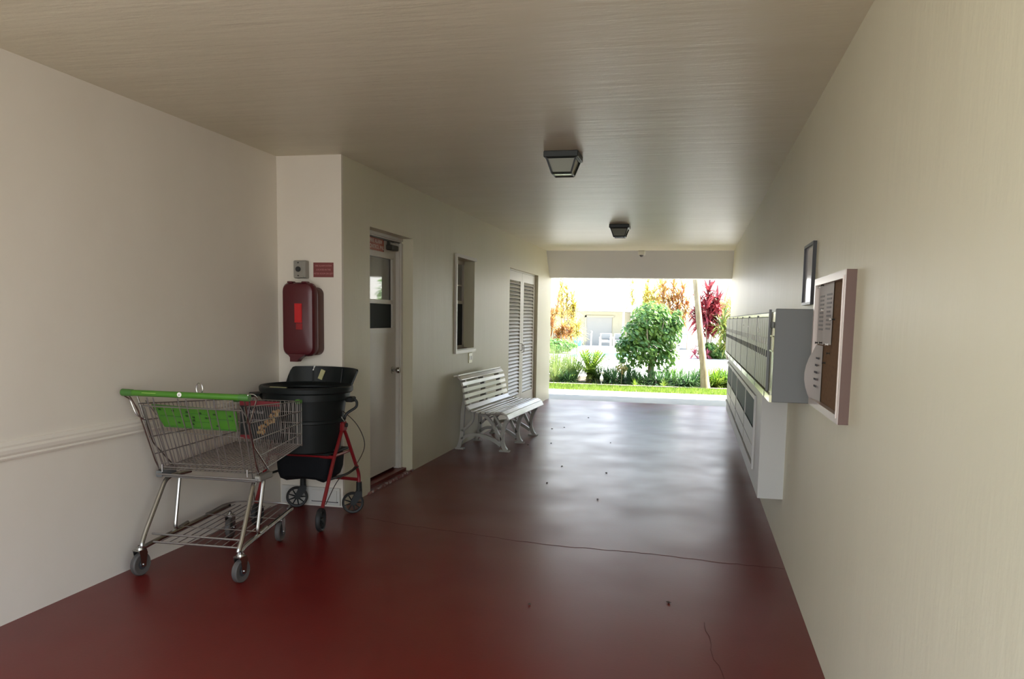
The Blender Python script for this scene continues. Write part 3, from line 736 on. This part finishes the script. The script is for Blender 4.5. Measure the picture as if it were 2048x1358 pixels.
# handles, cables
MB().tube(fillet([(.246, .055, .66), (.262, .06, .74), (.330, .10, .79), (.330, .10, .835), (.29, .08, .85)], .03), [.008]*4+[.010]*99 if False else .0095, 8).build('handle_tube', blackp, rl)
MB().cbox(.262, .318, .05, .12, .825, .862, .008).build('hand_grip', blackp, rl)
MB().tube(fillet([(-.246, .055, .66), (-.29, .02, .78), (-.34, -.02, .862)], .03), .010, 8).build('handle_tube', blackp, rl)
MB().tube([(-.345, -.02, .868), (-.345, -.13, .870)], [.014, .016], 10).build('hand_grip', rubberd, rl)
MB().tube(bez([(.27, .07, .74), (.20, -.05, .86), (.165, -.10, .892), (.20, -.08, .84), (.246, .02, .70)], 6) if False else [Vector(p) for p in [(.262, .05, .69), (.235, .0, .76), (.205, -.05, .84), (.185, -.09, .885), (.178, -.11, .893), (.172, -.115, .885)]], .0028, 6).build('brake_lever', cableg, rl)
def cv(P, r, mt, n=10):
    P = [Vector(p) for p in P]; out = []
    for i in range(len(P)-1):
        p0 = P[max(i-1,0)]; p1 = P[i]; p2 = P[i+1]; p3 = P[min(i+2,len(P)-1)]
        for k in range(n):
            t = k/n; out.append(.5*((2*p1)+(p2-p0)*t+(2*p0-5*p1+4*p2-p3)*t*t+(3*p1-p0-3*p2+p3)*t**3))
    out.append(P[-1]); return MB().tube(out, r, 6).build('brake_cable', mt, rl)
cv([(.20, -.07, .835), (.25, .03, .77), (.30, .16, .66), (.31, .27, .52), (.285, .28, .42), (.27, .13, .33), (.258, -.05, .30), (.25, -.22, .17)], .0032, cablem)
cv([(-.34, -.10, .84), (-.33, -.18, .66), (-.29, -.24, .50), (-.25, -.27, .30), (-.245, -.26, .17)], .0030, cablem)
cv([(.246, .02, .68), (.19, -.02, .65), (.165, -.05, .58), (.185, -.04, .52), (.225, -.03, .50)], .0022, cableg)
MB().tube([(.246, .055, .70), (.262, .05, .715)], .011, 8).lathe([(0, 0), (.016, 0), (.016, .012), (0, .012)], 10, (.262, .062, .665), 'x').build('knob', blackp, rl)

# ================================================================= BLACK BIN with raised caddy rim
cn = empty('black_bin', 'black plastic bin with a high-backed rim standing on the walker', 'bin', (-2.592, 4.945, .488))
body = MB(); body.lathe([(0, .0), (.215, .0), (.225, .008), (.246, .20), (.256, .205), (.256, .222), (.250, .228), (.272, .40), (.292, .415), (.292, .36)], 40)
body.build('body', candm, cn)
MB().lathe([(.268, .405), (.304, .405), (.312, .414), (.314, .440), (.308, .450), (.292, .450), (.284, .440), (.250, .425), (.250, .412)], 48).build('rim', candm, cn)
bk = MB(); a0, a1 = .38, 2.52; N = 40; V = []
for k in range(N+1):
    t = k/N; a = a0+(a1-a0)*t
    hh = .116*min(1, math.sin(min(1, (1-t)*11)*PI/2)) * (1 if t > .02 else .9)
    for r_, z in ((.306, .44), (.322+.026*(1-t)**3, .44+hh), (.312+.026*(1-t)**3, .44+hh+.003*(hh > .05)), (.294, .445)): V.append((r_*math.cos(a), r_*math.sin(a), z))
F = []
for k in range(N):
    for j in range(4): F.append((4*k+j, 4*k+(j+1) % 4, 4*k+4+(j+1) % 4, 4*k+4+j))
F += [(0,1,2,3), (4*N+3, 4*N+2, 4*N+1, 4*N)]
bk.add(V, F).build('back_wall', candm, cn)
for a in (1.12, 1.90):
    MB().tube([(.292*math.cos(a), .292*math.sin(a), .446), (.308*math.cos(a), .308*math.sin(a), .548)], .006, 6).build('rib', candm, cn)
# yellow label stuck inside the back wall, paper slip on the rim
a = 1.68; Mx = Matrix.Translation((.290*math.cos(a), .290*math.sin(a), .500)) @ Matrix.Rotation(a-PI/2, 4, 'Z') @ Matrix.Rotation(math.radians(22), 4, 'Y')
MB().box(-.016, .016, -.006, .004, -.036, .036).xf(Mx).build('label', labelm, cn)
a = 1.86; MB().tube([(.310*math.cos(a), .310*math.sin(a), .562), (.308*math.cos(a+.03), .308*math.sin(a+.03), .545), (.300*math.cos(a+.04), .300*math.sin(a+.04), .528)], .005, 6).build('paint_chip', whitem, cn)
MB().cbox(-.330, -.245, -.19, -.09, .3785, .395, .004).build('side_handle', candm, cn)
MB().box(-.13, -.01, -.262, -.246, .4505, .453).build('rim_label', labelm, cn)

# ================================================================= FLOOR CRACKS AND LITTER
def crack(pts, wd):
    m_ = MB(); P = []
    for i in range(len(pts)-1):
        n_ = max(2, int(math.dist(pts[i], pts[i+1])/.05))
        for k in range(n_): 
            t = k/n_; P.append((pts[i][0]+(pts[i+1][0]-pts[i][0])*t+random.uniform(-.006, .006), pts[i][1]+(pts[i+1][1]-pts[i][1])*t+random.uniform(-.008, .008)))
    P.append(pts[-1]); m_.ribbon(P, wd, .0002, .0012, 'xy'); m_.build('crack', crackm, floor, smooth=False)
random.seed(5)
crack([(-2.21, 5.06), (-1.9, 4.97), (-1.54, 4.905), (-1.2, 4.83), (-.84, 4.77), (-.21, 4.75), (.2, 4.69), (.56, 4.67)], .0035)
crack([(.10, 3.71), (.12, 3.5), (.135, 3.3), (.17, 3.12), (.20, 2.9)], .0032)
leaf_at = ['largest close one, below the long crack', 'lying close up, middle of the red floor', 'just past the near foot of the bench', 'beside the middle foot of the bench', 'by the far foot of the bench',
           'a little out from the far foot of the bench', 'out on the floor level with the near bench end', 'alone in the middle of the passage floor', 'level with the recessed door', 'nearest beyond the long crack', 'under the bench', 'closest to the garden opening', 'on open floor level with the middle of the bench']
for k, (x, y, s_) in enumerate([(-.076, 3.93, .014), (-.75, 3.72, .009), (-1.78, 8.55, .018), (-1.55, 8.75, .012), (-1.75, 9.9, .02), (-1.62, 10.1, .016), (-1.2, 7.4, .014), (-.75, 7.2, .012), (-1.2, 6.6, .010), (-.7, 6.1, .012), (-2.0, 8.9, .014), (-1.45, 11.2, .016), (-.9, 9.0, .01)]):
    m_ = MB(); V = []
    for j in range(7):
        a = j*2*PI/7; r_ = s_*random.uniform(.6, 1.2); V.append((r_*math.cos(a), r_*math.sin(a)*.7, random.uniform(.001, .006)))
    V.append((0, 0, .009)); V.append((0, 0, 0))
    m_.add(V, [(j, (j+1) % 7, 7) for j in range(7)] + [((j+1) % 7, j, 8) for j in range(7)])
    o_ = m_.build('dry_leaf', dryl, label='dry leaf scrap ' + leaf_at[k], cat='leaf', group='dry leaf scraps on the floor', smooth=False); o_.location = (x, y, 0)

# ================================================================= OUTSIDE GROUND
MB().box(-40, 40, -60, YB, -.20, -.03).box(-40, L2-.3, YB, 13.4, -.20, -.03).build('ground_parking', asph, kind='structure')
MB().box(-14, 12, 13.42, 15.72, -.16, -.012).build('path_walkway', conc, kind='structure')
MB().box(-14, 12, 15.72, 17.08, -.16, -.03).build('lawn_base', soil, kind='structure')
MB().box(-14, 12, 17.05, 17.12, -.10, .005).build('kerb_edging', curbm, kind='structure')
MB().box(-14, 12, 17.12, 19.6, -.16, -.02).build('bed_soil', soil, kind='structure')
g0 = -.02
def gz(y): return -.0125*(y-19.6)-.02
MB().prism([(19.6, -.3), (19.6, g0), (110, gz(110)), (110, -2)], -60, 50, 'yz').build('deck_ground', deckm, kind='structure', smooth=False)
MB().add([(-5.2, 31, gz(31)+.015), (-1.4, 31, gz(31)+.015), (-1.2, 37.5, gz(37.5)+.015), (-5.4, 37.5, gz(37.5)+.015)], [(0,1,2,3)]).build('pool_water', poolw, kind='structure')
pe = MB()
for a, b_ in (((-5.3, 30.9), (-1.3, 30.9)), ((-5.5, 37.6), (-1.1, 37.6))): pe.box(a[0], b_[0], a[1]-.15, a[1]+.15, gz(a[1])-.05, gz(a[1])+.06)
pe.build('pool_coping', deckm, kind='structure')

# ================================================================= PLANTS
def blade(m_, p, d, L, wd, droop, seg=3, up=0):
    d = Vector(d).normalized(); s = d.cross(Vector((0,0,1)))
    if s.length < .05: s = Vector((math.cos(up), math.sin(up), 0))
    s.normalize(); q = Vector(p); o = len(m_.v); st = L/seg
    for i in range(seg+1):
        t = i/seg; ww = wd*(1-t)**.7*(.55+.9*t if t < .5 else 1)
        m_.v.append(tuple(q-s*ww/2)); m_.v.append(tuple(q+s*ww/2))
        d = (d+Vector((0,0,-droop/seg))).normalized(); q = q+d*st
    for i in range(seg): m_.f.append((o+2*i, o+2*i+1, o+2*i+3, o+2*i+2))
def rosette(m_, c, n_, L, wd, droop, lo=0, hi=80):
    for k in range(n_):
        a = random.uniform(0, 2*PI); e = math.radians(random.uniform(lo, hi))
        blade(m_, c, (math.cos(a)*math.cos(e), math.sin(a)*math.cos(e), math.sin(e)), L*random.uniform(.7, 1.15), wd, droop*random.uniform(.6, 1.3))
def leaf_ball(m_, c, r, n_, s, shell=.35, zb=None):
    for k in range(n_):
        while True:
            v = Vector([random.uniform(-1, 1) for _ in range(3)])
            if shell < v.length < 1: break
        p = Vector((c[0]+v.x*r[0], c[1]+v.y*r[1], c[2]+v.z*r[2]))
        out = (v.normalized()+Vector((0, 0, .5))+Vector([random.uniform(-.7, .7) for _ in range(3)])).normalized()
        a = out.cross(Vector((random.random(), random.random(), .3))).normalized(); b_ = out.cross(a); q = s*random.uniform(.6, 1.2)
        o = len(m_.v)
        for u, v_ in ((-1, 0), (-.4, .42), (.5, .38), (1, 0), (.5, -.38), (-.4, -.42)): m_.v.append(tuple(p+a*u*q+b_*v_*q+out*(.12*q if abs(v_) > .1 else 0)))
        m_.f += [(o, o+1, o+2, o+3), (o, o+3, o+4, o+5)]
def plant(name, loc, label, cat='plant', group=None): return empty(name, label, cat, loc, group=group)
random.seed(21)
# lawn strip
m_ = MB()
for k in range(26000):
    x = random.uniform(-6.5, 3.2); y = random.uniform(15.72, 17.06); a = random.uniform(0, 2*PI); h_ = random.uniform(.02, .075)
    dx, dy = math.cos(a)*.006, math.sin(a)*.006; lx, ly = random.uniform(-.03, .03), random.uniform(-.03, .03)
    o = len(m_.v); m_.v += [(x-dx, y-dy, -.03), (x+dx, y+dy, -.03), (x+lx, y+ly, -.03+h_)]; m_.f.append((o, o+1, o+2))
m_.build('lawn', L_grass, label='bright green lawn strip along the walkway', cat='grass', kind='stuff', smooth=False)
# big round shrub
p = plant('round_shrub', (-.95, 17.95, -.02), 'tall rounded glossy green shrub in the middle of the bed', 'shrub')
t = MB()
for k in range(7):
    a = k*.9; t.tube([(.03*math.cos(a), .03*math.sin(a), 0), (.06*math.cos(a)+.02, .05*math.sin(a), .45), (.30*math.cos(a), .25*math.sin(a), .95), (.45*math.cos(a), .36*math.sin(a), 1.45)], [.030, .024, .016, .006], 6)
t.build('stem', barkm, p)
t = MB()
for c, r, n_ in (((.0, 0, 1.42), (.50, .42, .44), 1100), ((-.30, -.02, 1.10), (.40, .36, .36), 650), ((.30, .05, 1.15), (.38, .36, .42), 650), ((-.05, -.1, .75), (.50, .34, .32), 620), ((-.56, 0, .84), (.26, .2, .22), 220), ((.56, 0, 1.42), (.16, .2, .25), 150), ((.35, 0, .62), (.30, .22, .24), 170), ((-.42, 0, .48), (.30, .2, .2), 90), ((-.66, 0, .62), (.14, .12, .16), 50), ((.1, .0, .4), (.45, .2, .2), 70)):
    leaf_ball(t, c, r, n_, .062, .2)
t.build('foliage', L_bush, p, smooth=False)
# leaning palm
p = plant('leaning_palm', (.27, 17.15, -.03), 'slender pale trunk leaning across the garden opening', 'tree')
P_ = [(0, 0, 0), (-.05, .05, .45), (-.13, .12, 1.0), (-.22, .20, 1.7), (-.31, .30, 2.4), (-.45, .45, 3.6), (-.60, .60, 4.8)]
MB().tube(P_, [.105, .078, .070, .064, .060, .056, .052], 12).build('trunk', trunkm, p)
t = MB()
for k in range(15):
    a = k*2*PI/15+random.uniform(-.15, .15); e = math.radians(random.uniform(5, 60)); d = Vector((math.cos(a)*math.cos(e), math.sin(a)*math.cos(e), math.sin(e)))
    q = Vector((-.60, .60, 4.8)); rib = [q.copy()]
    for i in range(10):
        s = d.cross(Vector((0, 0, 1))).normalized()
        for sg_ in (-1, 1):
            blade(t, q, s*sg_+d*.6, .45*(1-i/14), .035, .5, 2)
        d = (d+Vector((0, 0, -.13))).normalized(); q = q+d*.19; rib.append(q.copy())
    t.tube(rib, .010, 4)
t.build('fronds', L_lime, p, smooth=False)
# bright cycad-like clump
p = plant('cycad', (-2.30, 17.85, -.02), 'bright yellow-green spiky clump in the bed', 'shrub')
t = MB()
for k in range(95):
    a = random.uniform(0, 2*PI); e = math.radians(random.uniform(5, 85)); d = Vector((math.cos(a)*math.cos(e), math.sin(a)*math.cos(e), math.sin(e)))
    q = Vector((0, 0, .16)); 
    for i in range(9):
        s = d.cross(Vector((0, 0, 1)))
        s = s.normalized() if s.length > .05 else Vector((1, 0, 0))
        for sg_ in (-1, 1): blade(t, q, s*sg_+d*.9+Vector((0, 0, .2)), .17, .034, .3, 2)
        d = (d+Vector((0, 0, -.05))).normalized(); q = q+d*.066
t.build('fronds', L_lime, p, smooth=False); MB().lathe([(0, .22), (.06, .2), (.09, .1), (.10, 0)], 10).build('stem', barkm, p)
t = MB(); rosette(t, (.12, -.18, .1), 26, .5, .02, 1.6, 10, 60); t.build('dry_fronds', L_frond, p, smooth=False)
# tall grass clumps at the far left
for k, (x, y, h_, lb) in enumerate(((-3.05, 17.7, .82, 'tall feathery grass clump by the passage wall'), (-2.78, 18.2, .72, 'feathery grass clump behind the spiky yellow-green one'), (-3.5, 18.0, .85, 'tall grass clump farthest along the bed'))):
    p = plant('grass_clump', (x, y, -.02), lb, 'grass', 'feathery grass clumps'); t = MB()
    for j in range(330):
        a = random.uniform(0, 2*PI); e = math.radians(random.uniform(50, 88)); r_ = random.uniform(0, .2)
        blade(t, (r_*math.cos(a), r_*math.sin(a), 0), (math.cos(a)*math.cos(e), math.sin(a)*math.cos(e), math.sin(e)), h_*random.uniform(.7, 1.3), .014, .35, 4)
    t.build('blades', L_tall, p, smooth=False)
# low liriope row
rows = [(-2.75, 17.5, .24, L_dark), (-2.05, 17.75, .30, L_dark), (-1.72, 17.55, .36, L_dark), (-1.42, 17.85, .33, L_dark), (-1.15, 17.55, .28, L_dark), (-.72, 17.6, .30, L_dark), (-.42, 17.85, .36, L_bush), (-.12, 17.6, .33, L_dark), (.16, 17.95, .36, L_bush), (.50, 17.7, .38, L_lime), (.85, 17.8, .38, L_bush), (.62, 18.3, .34, L_lime)]
desc = ['below the spiky yellow-green clump', 'between the spiky clump and the white ornament', 'just behind the white ornament', 'between the ornament and the round shrub',
        'at the foot of the round shrub on its pale side', 'at the foot of the round shrub on its sunlit side', 'halfway from the round shrub to the leaning trunk', 'just before the leaning trunk',
        'behind the leaning trunk', 'beside the leaning trunk near the mailboxes', 'farthest toward the mailboxes in the bed', 'behind the bright tuft beside the leaning trunk']
for k, (x, y, h_, mt_) in enumerate(rows):
    p = plant('low_tuft', (x, y, -.02), ('low strappy tuft ' + desc[k]), 'plant', 'low strappy tufts along the bed'); t = MB()
    rosette(t, (0, 0, .0), 150, h_*1.5, .024, 1.0, 25, 88); rosette(t, (.13, .1, 0), 110, h_*1.4, .024, 1.0, 25, 88); rosette(t, (-.14, .05, 0), 110, h_*1.4, .024, 1.0, 25, 88)
    t.build('blades', mt_, p, smooth=False)
for (x, y, lb) in ((-1.22, 17.2, 'small bright tuft growing at the edging in front of the shrub'), (-.62, 17.3, 'small lime seedling tuft by the foot of the round shrub')):
    p = plant('lime_tuft', (x, y, -.02), lb, 'plant'); t = MB(); rosette(t, (0, 0, 0), 34, .20, .018, .7, 30, 88); t.build('blades', L_lime, p, smooth=False)
p = plant('sapling', (-1.55, 17.5, -.02), 'pale-leaved young plant above the white ornament', 'plant'); t = MB(); leaf_ball(t, (0, 0, .36), (.13, .12, .12), 70, .05, .1); t.build('foliage', L_frond, p, smooth=False)
MB().tube([(0, 0, 0), (0, 0, .36)], .008, 5).build('stem', barkm, p)
# white ornament
p = empty('garden_ornament', 'small white bird-like figurine standing in the bed', 'ornament', (-1.97, 17.30, -.02))
MB().lathe([(0, 0), (.012, 0), (.011, .06), (.032, .08), (.042, .13), (.032, .18), (.014, .21), (.011, .25), (0, .26)], 14).build('body', whitem, p)
MB().sphere((.012, -.01, .272), .026, 10, 8).build('head', whitem, p)
MB().tube([(.03, -.02, .272), (.075, -.04, .262)], [.008, .002], 6).build('beak', curbm, p)

def stem_cluster(name, loc, label, spec, mt_, wd=.07, L=.55, cat='plant', n_=22, droop=.9, group=None):
    """spec: list of (dx, dy, height) stems, each with a rosette down its top third"""
    p = plant(name, loc, label, cat, group); t = MB(); f_ = MB()
    for dx, dy, h_ in spec:
        t.tube([(dx*.25, dy*.25, 0), (dx*.6, dy*.6, h_*.5), (dx, dy, h_)], [.035, .026, .018], 6)
        for q in range(4): rosette(f_, (dx*(1-.06*q), dy*(1-.06*q), h_*(1-.10*q)), n_, L*1.15, wd*1.35, droop, -25 if q else 5, 80)
    t.build('stem', barkm, p); f_.build('foliage', mt_, p, smooth=False); return p
def G(x, y): return (x, y, gz(y))
random.seed(33)
stem_cluster('red_cordyline', G(.55, 35.5), 'dark red broad-leaved plant behind the leaning trunk', [(-.4, 0, 2.5), (.0, .3, 2.9), (.35, 0, 2.6), (-.1, -.3, 2.1), (.3, .2, 2.0), (-.5, .2, 1.9), (.1, 0, 1.6)], L_red, .13, .70)
stem_cluster('green_dracaena', G(1.45, 34.5), 'yellow-green strap-leaved plant next to the mailboxes', [(-.3, 0, 1.5), (.2, .2, 2.0), (.1, -.2, 1.1), (.5, 0, 1.6), (-.1, .1, .7)], L_mix, .09, .75)
stem_cluster('arching_palm', G(1.5, 38.0), 'olive arching palm behind the red plant', [(-.3, 0, 2.2), (.2, .2, 2.5)], L_frond, .08, 1.25, n_=26, droop=.8)
stem_cluster('pink_cordyline', G(.25, 34.6), 'low pink-leaved plant on the deck edge by the trunk', [(-.25, 0, .22), (.1, .1, .32), (.3, -.1, .2)], L_pink, .06, .38, n_=12)
stem_cluster('yellow_dracaena', G(-2.8, 37.0), 'yellow-leaved plant rising above the pool house roof edge', [(-.1, 0, 3.3), (.6, .2, 3.4), (.5, -.2, 2.7), (.9, 0, 2.9)], L_yel, .07, .55)
stem_cluster('orange_dracaena', G(-1.1, 37.0), 'orange-leaved plant behind the round shrub', [(-.4, 0, 3.2), (.1, .2, 3.5), (.5, 0, 3.1), (-.1, 0, 2.5), (.3, .3, 2.6), (.7, 0, 2.3)], L_org, .08, .70)
stem_cluster('tall_yellow_plant', G(-2.0, 38.5), 'tall pale yellow plant between the orange one and the roof', [(-.3, 0, 3.1), (.3, .2, 3.5), (.1, 0, 2.6)], L_yel, .08, .75)
stem_cluster('orange_croton', G(-6.55, 38.0), 'orange croton by the corner of the passage wall', [(-.3, 0, 1.5), (.3, .1, 1.3), (.0, .2, .9), (.7, .1, 1.2)], L_org, .09, .50)
stem_cluster('tall_croton', G(-6.1, 39.0), 'tall yellow-orange croton hanging over the pool house', [(-.2, 0, 3.1), (.1, .1, 2.7), (-.5, 0, 3.6), (.2, 0, 2.2), (-.5, .1, 2.4)], L_yel, .08, .55)
stem_cluster('bronze_croton', G(-6.9, 37.2), 'bronze-leaved plant at the passage corner', [(0, 0, 2.2), (.2, .1, 1.8), (.5, .1, 2.7)], L_org, .07, .45)
stem_cluster('yellow_croton', G(-5.5, 37.5), 'small yellow rosette plant before the pool house window', [(0, 0, 1.25)], L_yel, .07, .55, n_=34)
# far hedge to the right and back, and low planting
for k, (x, y, r_, h_, lb) in enumerate(((2.2, 36.5, 1.1, 1.1, 'dense green bush behind the mailboxes'), (.9, 35.2, .8, .35, 'low green ground cover at the foot of the red plant'), (-6.6, 36.6, 1.3, .35, 'low green ground cover under the crotons'))):
    p = plant('green_bush', G(x, y), lb, 'shrub'); t = MB(); leaf_ball(t, (0, 0, h_), (r_, .7, h_), 900, .11, .3); t.build('foliage', L_bush, p, smooth=False)
    MB().tube([(0, 0, 0), (0, 0, h_)], .03, 6).build('stem', barkm, p)
for k, (x, y, h_, lb) in enumerate(((1.45, 18.6, 2.3, 'tall leafy shrub just past the end of the mailbox wall'), (2.3, 18.9, 2.5, 'tall leafy shrub reflected in the door glass, middle one'), (3.2, 18.5, 2.3, 'tall leafy shrub farthest past the mailbox wall'))):
    p = plant('tall_shrub', (x, y, -.02), lb, 'shrub', 'tall shrubs beyond the mailbox wall'); t = MB(); leaf_ball(t, (0, 0, h_*.55), (.42, .42, h_*.47), 900, .08, .2); t.build('foliage', L_bush, p, smooth=False)
    MB().tube([(0, 0, 0), (.03, 0, h_*.9)], [.03, .01], 6).build('stem', barkm, p)
# potted plant
p = empty('potted_plant', 'yellow leafy plant in a blue pot by the pool house', 'potted plant', G(-7.6, 52))
MB().lathe([(0, 0), (.25, 0), (.38, .35), (.42, .62), (.38, .62), (.34, .5), (0, .5)], 18).build('pot', bluem, p)
t = MB(); rosette(t, (0, 0, .6), 60, .9, .10, 1.0, 0, 80); rosette(t, (0, 0, 1.0), 30, .7, .10, 1.0, 0, 80); t.build('foliage', L_yel, p, smooth=False)

# ================================================================= POOL HOUSE AND FURNITURE
ZG = gz(56)
hs = empty('pool_house', 'low cream pool house with a wide white roof across the deck', 'building', (0, 56, ZG))
MB().box(-14, -4.9, 0, 9, 0, 2.40).build('wall', housem, hs)
MB().box(-7.55, -5.75, -.06, 0, 0, 2.0).build('door', housed, hs)
f = MB(); f.box(-7.68, -7.55, -.09, 0, 0, 2.12).box(-7.68, -5.6, -.09, 0, 2.0, 2.12); f.build('door_surround', housem, hs, smooth=False)
wn = MB(); wn.box(-9.3, -8.0, -.07, 0, .5, .58).box(-9.3, -8.0, -.07, 0, 1.75, 1.83).box(-9.3, -9.2, -.07, 0, .5, 1.83).box(-8.1, -8.0, -.07, 0, .5, 1.83); wn.build('window_frame', trimw, hs, smooth=False)
MB().box(-9.2, -8.1, -.03, 0, .58, 1.75).build('window_pane', screenm, hs)
MB().prism([(-.9, 2.42), (-.9, 2.60), (5.0, 5.4), (10.9, 2.60), (10.9, 2.42)], -15.5, 1.5, 'yz').build('roof', roofm, hs, smooth=False)
MB().box(-15.6, 1.6, -.98, -.9, 2.40, 2.66).build('fascia', housem, hs)
MB().box(-4.95, -4.80, -.85, -.70, 0, 2.40).build('post', mat('post_dark', (.22, .23, .22), .5), hs)
MB().box(1.2, 1.35, -.85, -.70, 0, 2.40).build('post', housem, hs)
MB().lathe([(0, 0), (.12, 0), (.12, .25), (.09, .35), (0, .36)], 12, (-7.1, 1.8, 3.55)).build('roof_vent', greym, hs)
MB().box(-4.9, 1.2, 5.5, 9, 0, 2.4).build('rear_wall', roofm, hs)
def patio_chair(x, y, label):
    t = empty('patio_chair', label, 'chair', (x, y, gz(y)), group='white patio chairs by the pool house')
    f_ = MB()
    for sx in (-.36, .36):
        for sy in (-.3, .35): f_.box(sx-.03, sx+.03, sy-.03, sy+.03, 0, .62 if sy < 0 else .88)
        f_.box(sx-.035, sx+.035, -.33, .38, .60, .65)
    f_.box(-.36, .36, -.33, .38, .30, .35).box(-.36, .36, .33, .38, .35, .88); f_.build('frame', roofm, t, smooth=False)
    MB().cbox(-.32, .32, -.32, .30, .35, .47, .03).build('seat_cushion', greym, t); MB().cbox(-.32, .32, .20, .32, .47, .90, .03).build('back_cushion', greym, t)
patio_chair(-5.9, 53.5, 'white patio armchair with grey cushions before the pool house'); patio_chair(-5.0, 53.8, 'white patio armchair with grey cushions nearer the round shrub')
p = empty('bollard_light', 'thin white post light on the deck', 'light', G(-6.75, 52.5))
MB().tube([(0, 0, 0), (0, 0, .92)], .04, 8).build('post', roofm, p); MB().lathe([(0, .92), (.08, .92), (.09, 1.02), (0, 1.06)], 10).build('lamp_head', greym, p)
p = empty('storage_cabinet', 'tan cabinet with grey louvred front behind the shrub', 'cabinet', G(-.75, 50))
MB().cbox(.3, .8, 0, .6, 0, 1.0, .02).build('body', tanm, p); MB().box(-.15, .3, 0, .6, 0, 1.0).build('louver_box', greym, p)
for k in range(6): MB().box(-.12+k*.07, -.09+k*.07, -.03, 0, .08, .92).build('slat', roofm, p)
p = empty('hose_reel', 'round grey hose reel beside the tan cabinet', 'hose reel', G(-1.25, 50))
MB().lathe([(.22, -.06), (.30, -.06), (.30, .06), (.22, .06), (.22, -.06)], 20, (0, 0, .36), 'y').build('reel', greym, p); MB().box(-.05, .05, -.05, .05, 0, .36).build('stand', greym, p)
# trees and buildings behind the camera that the openings face
random.seed(44)
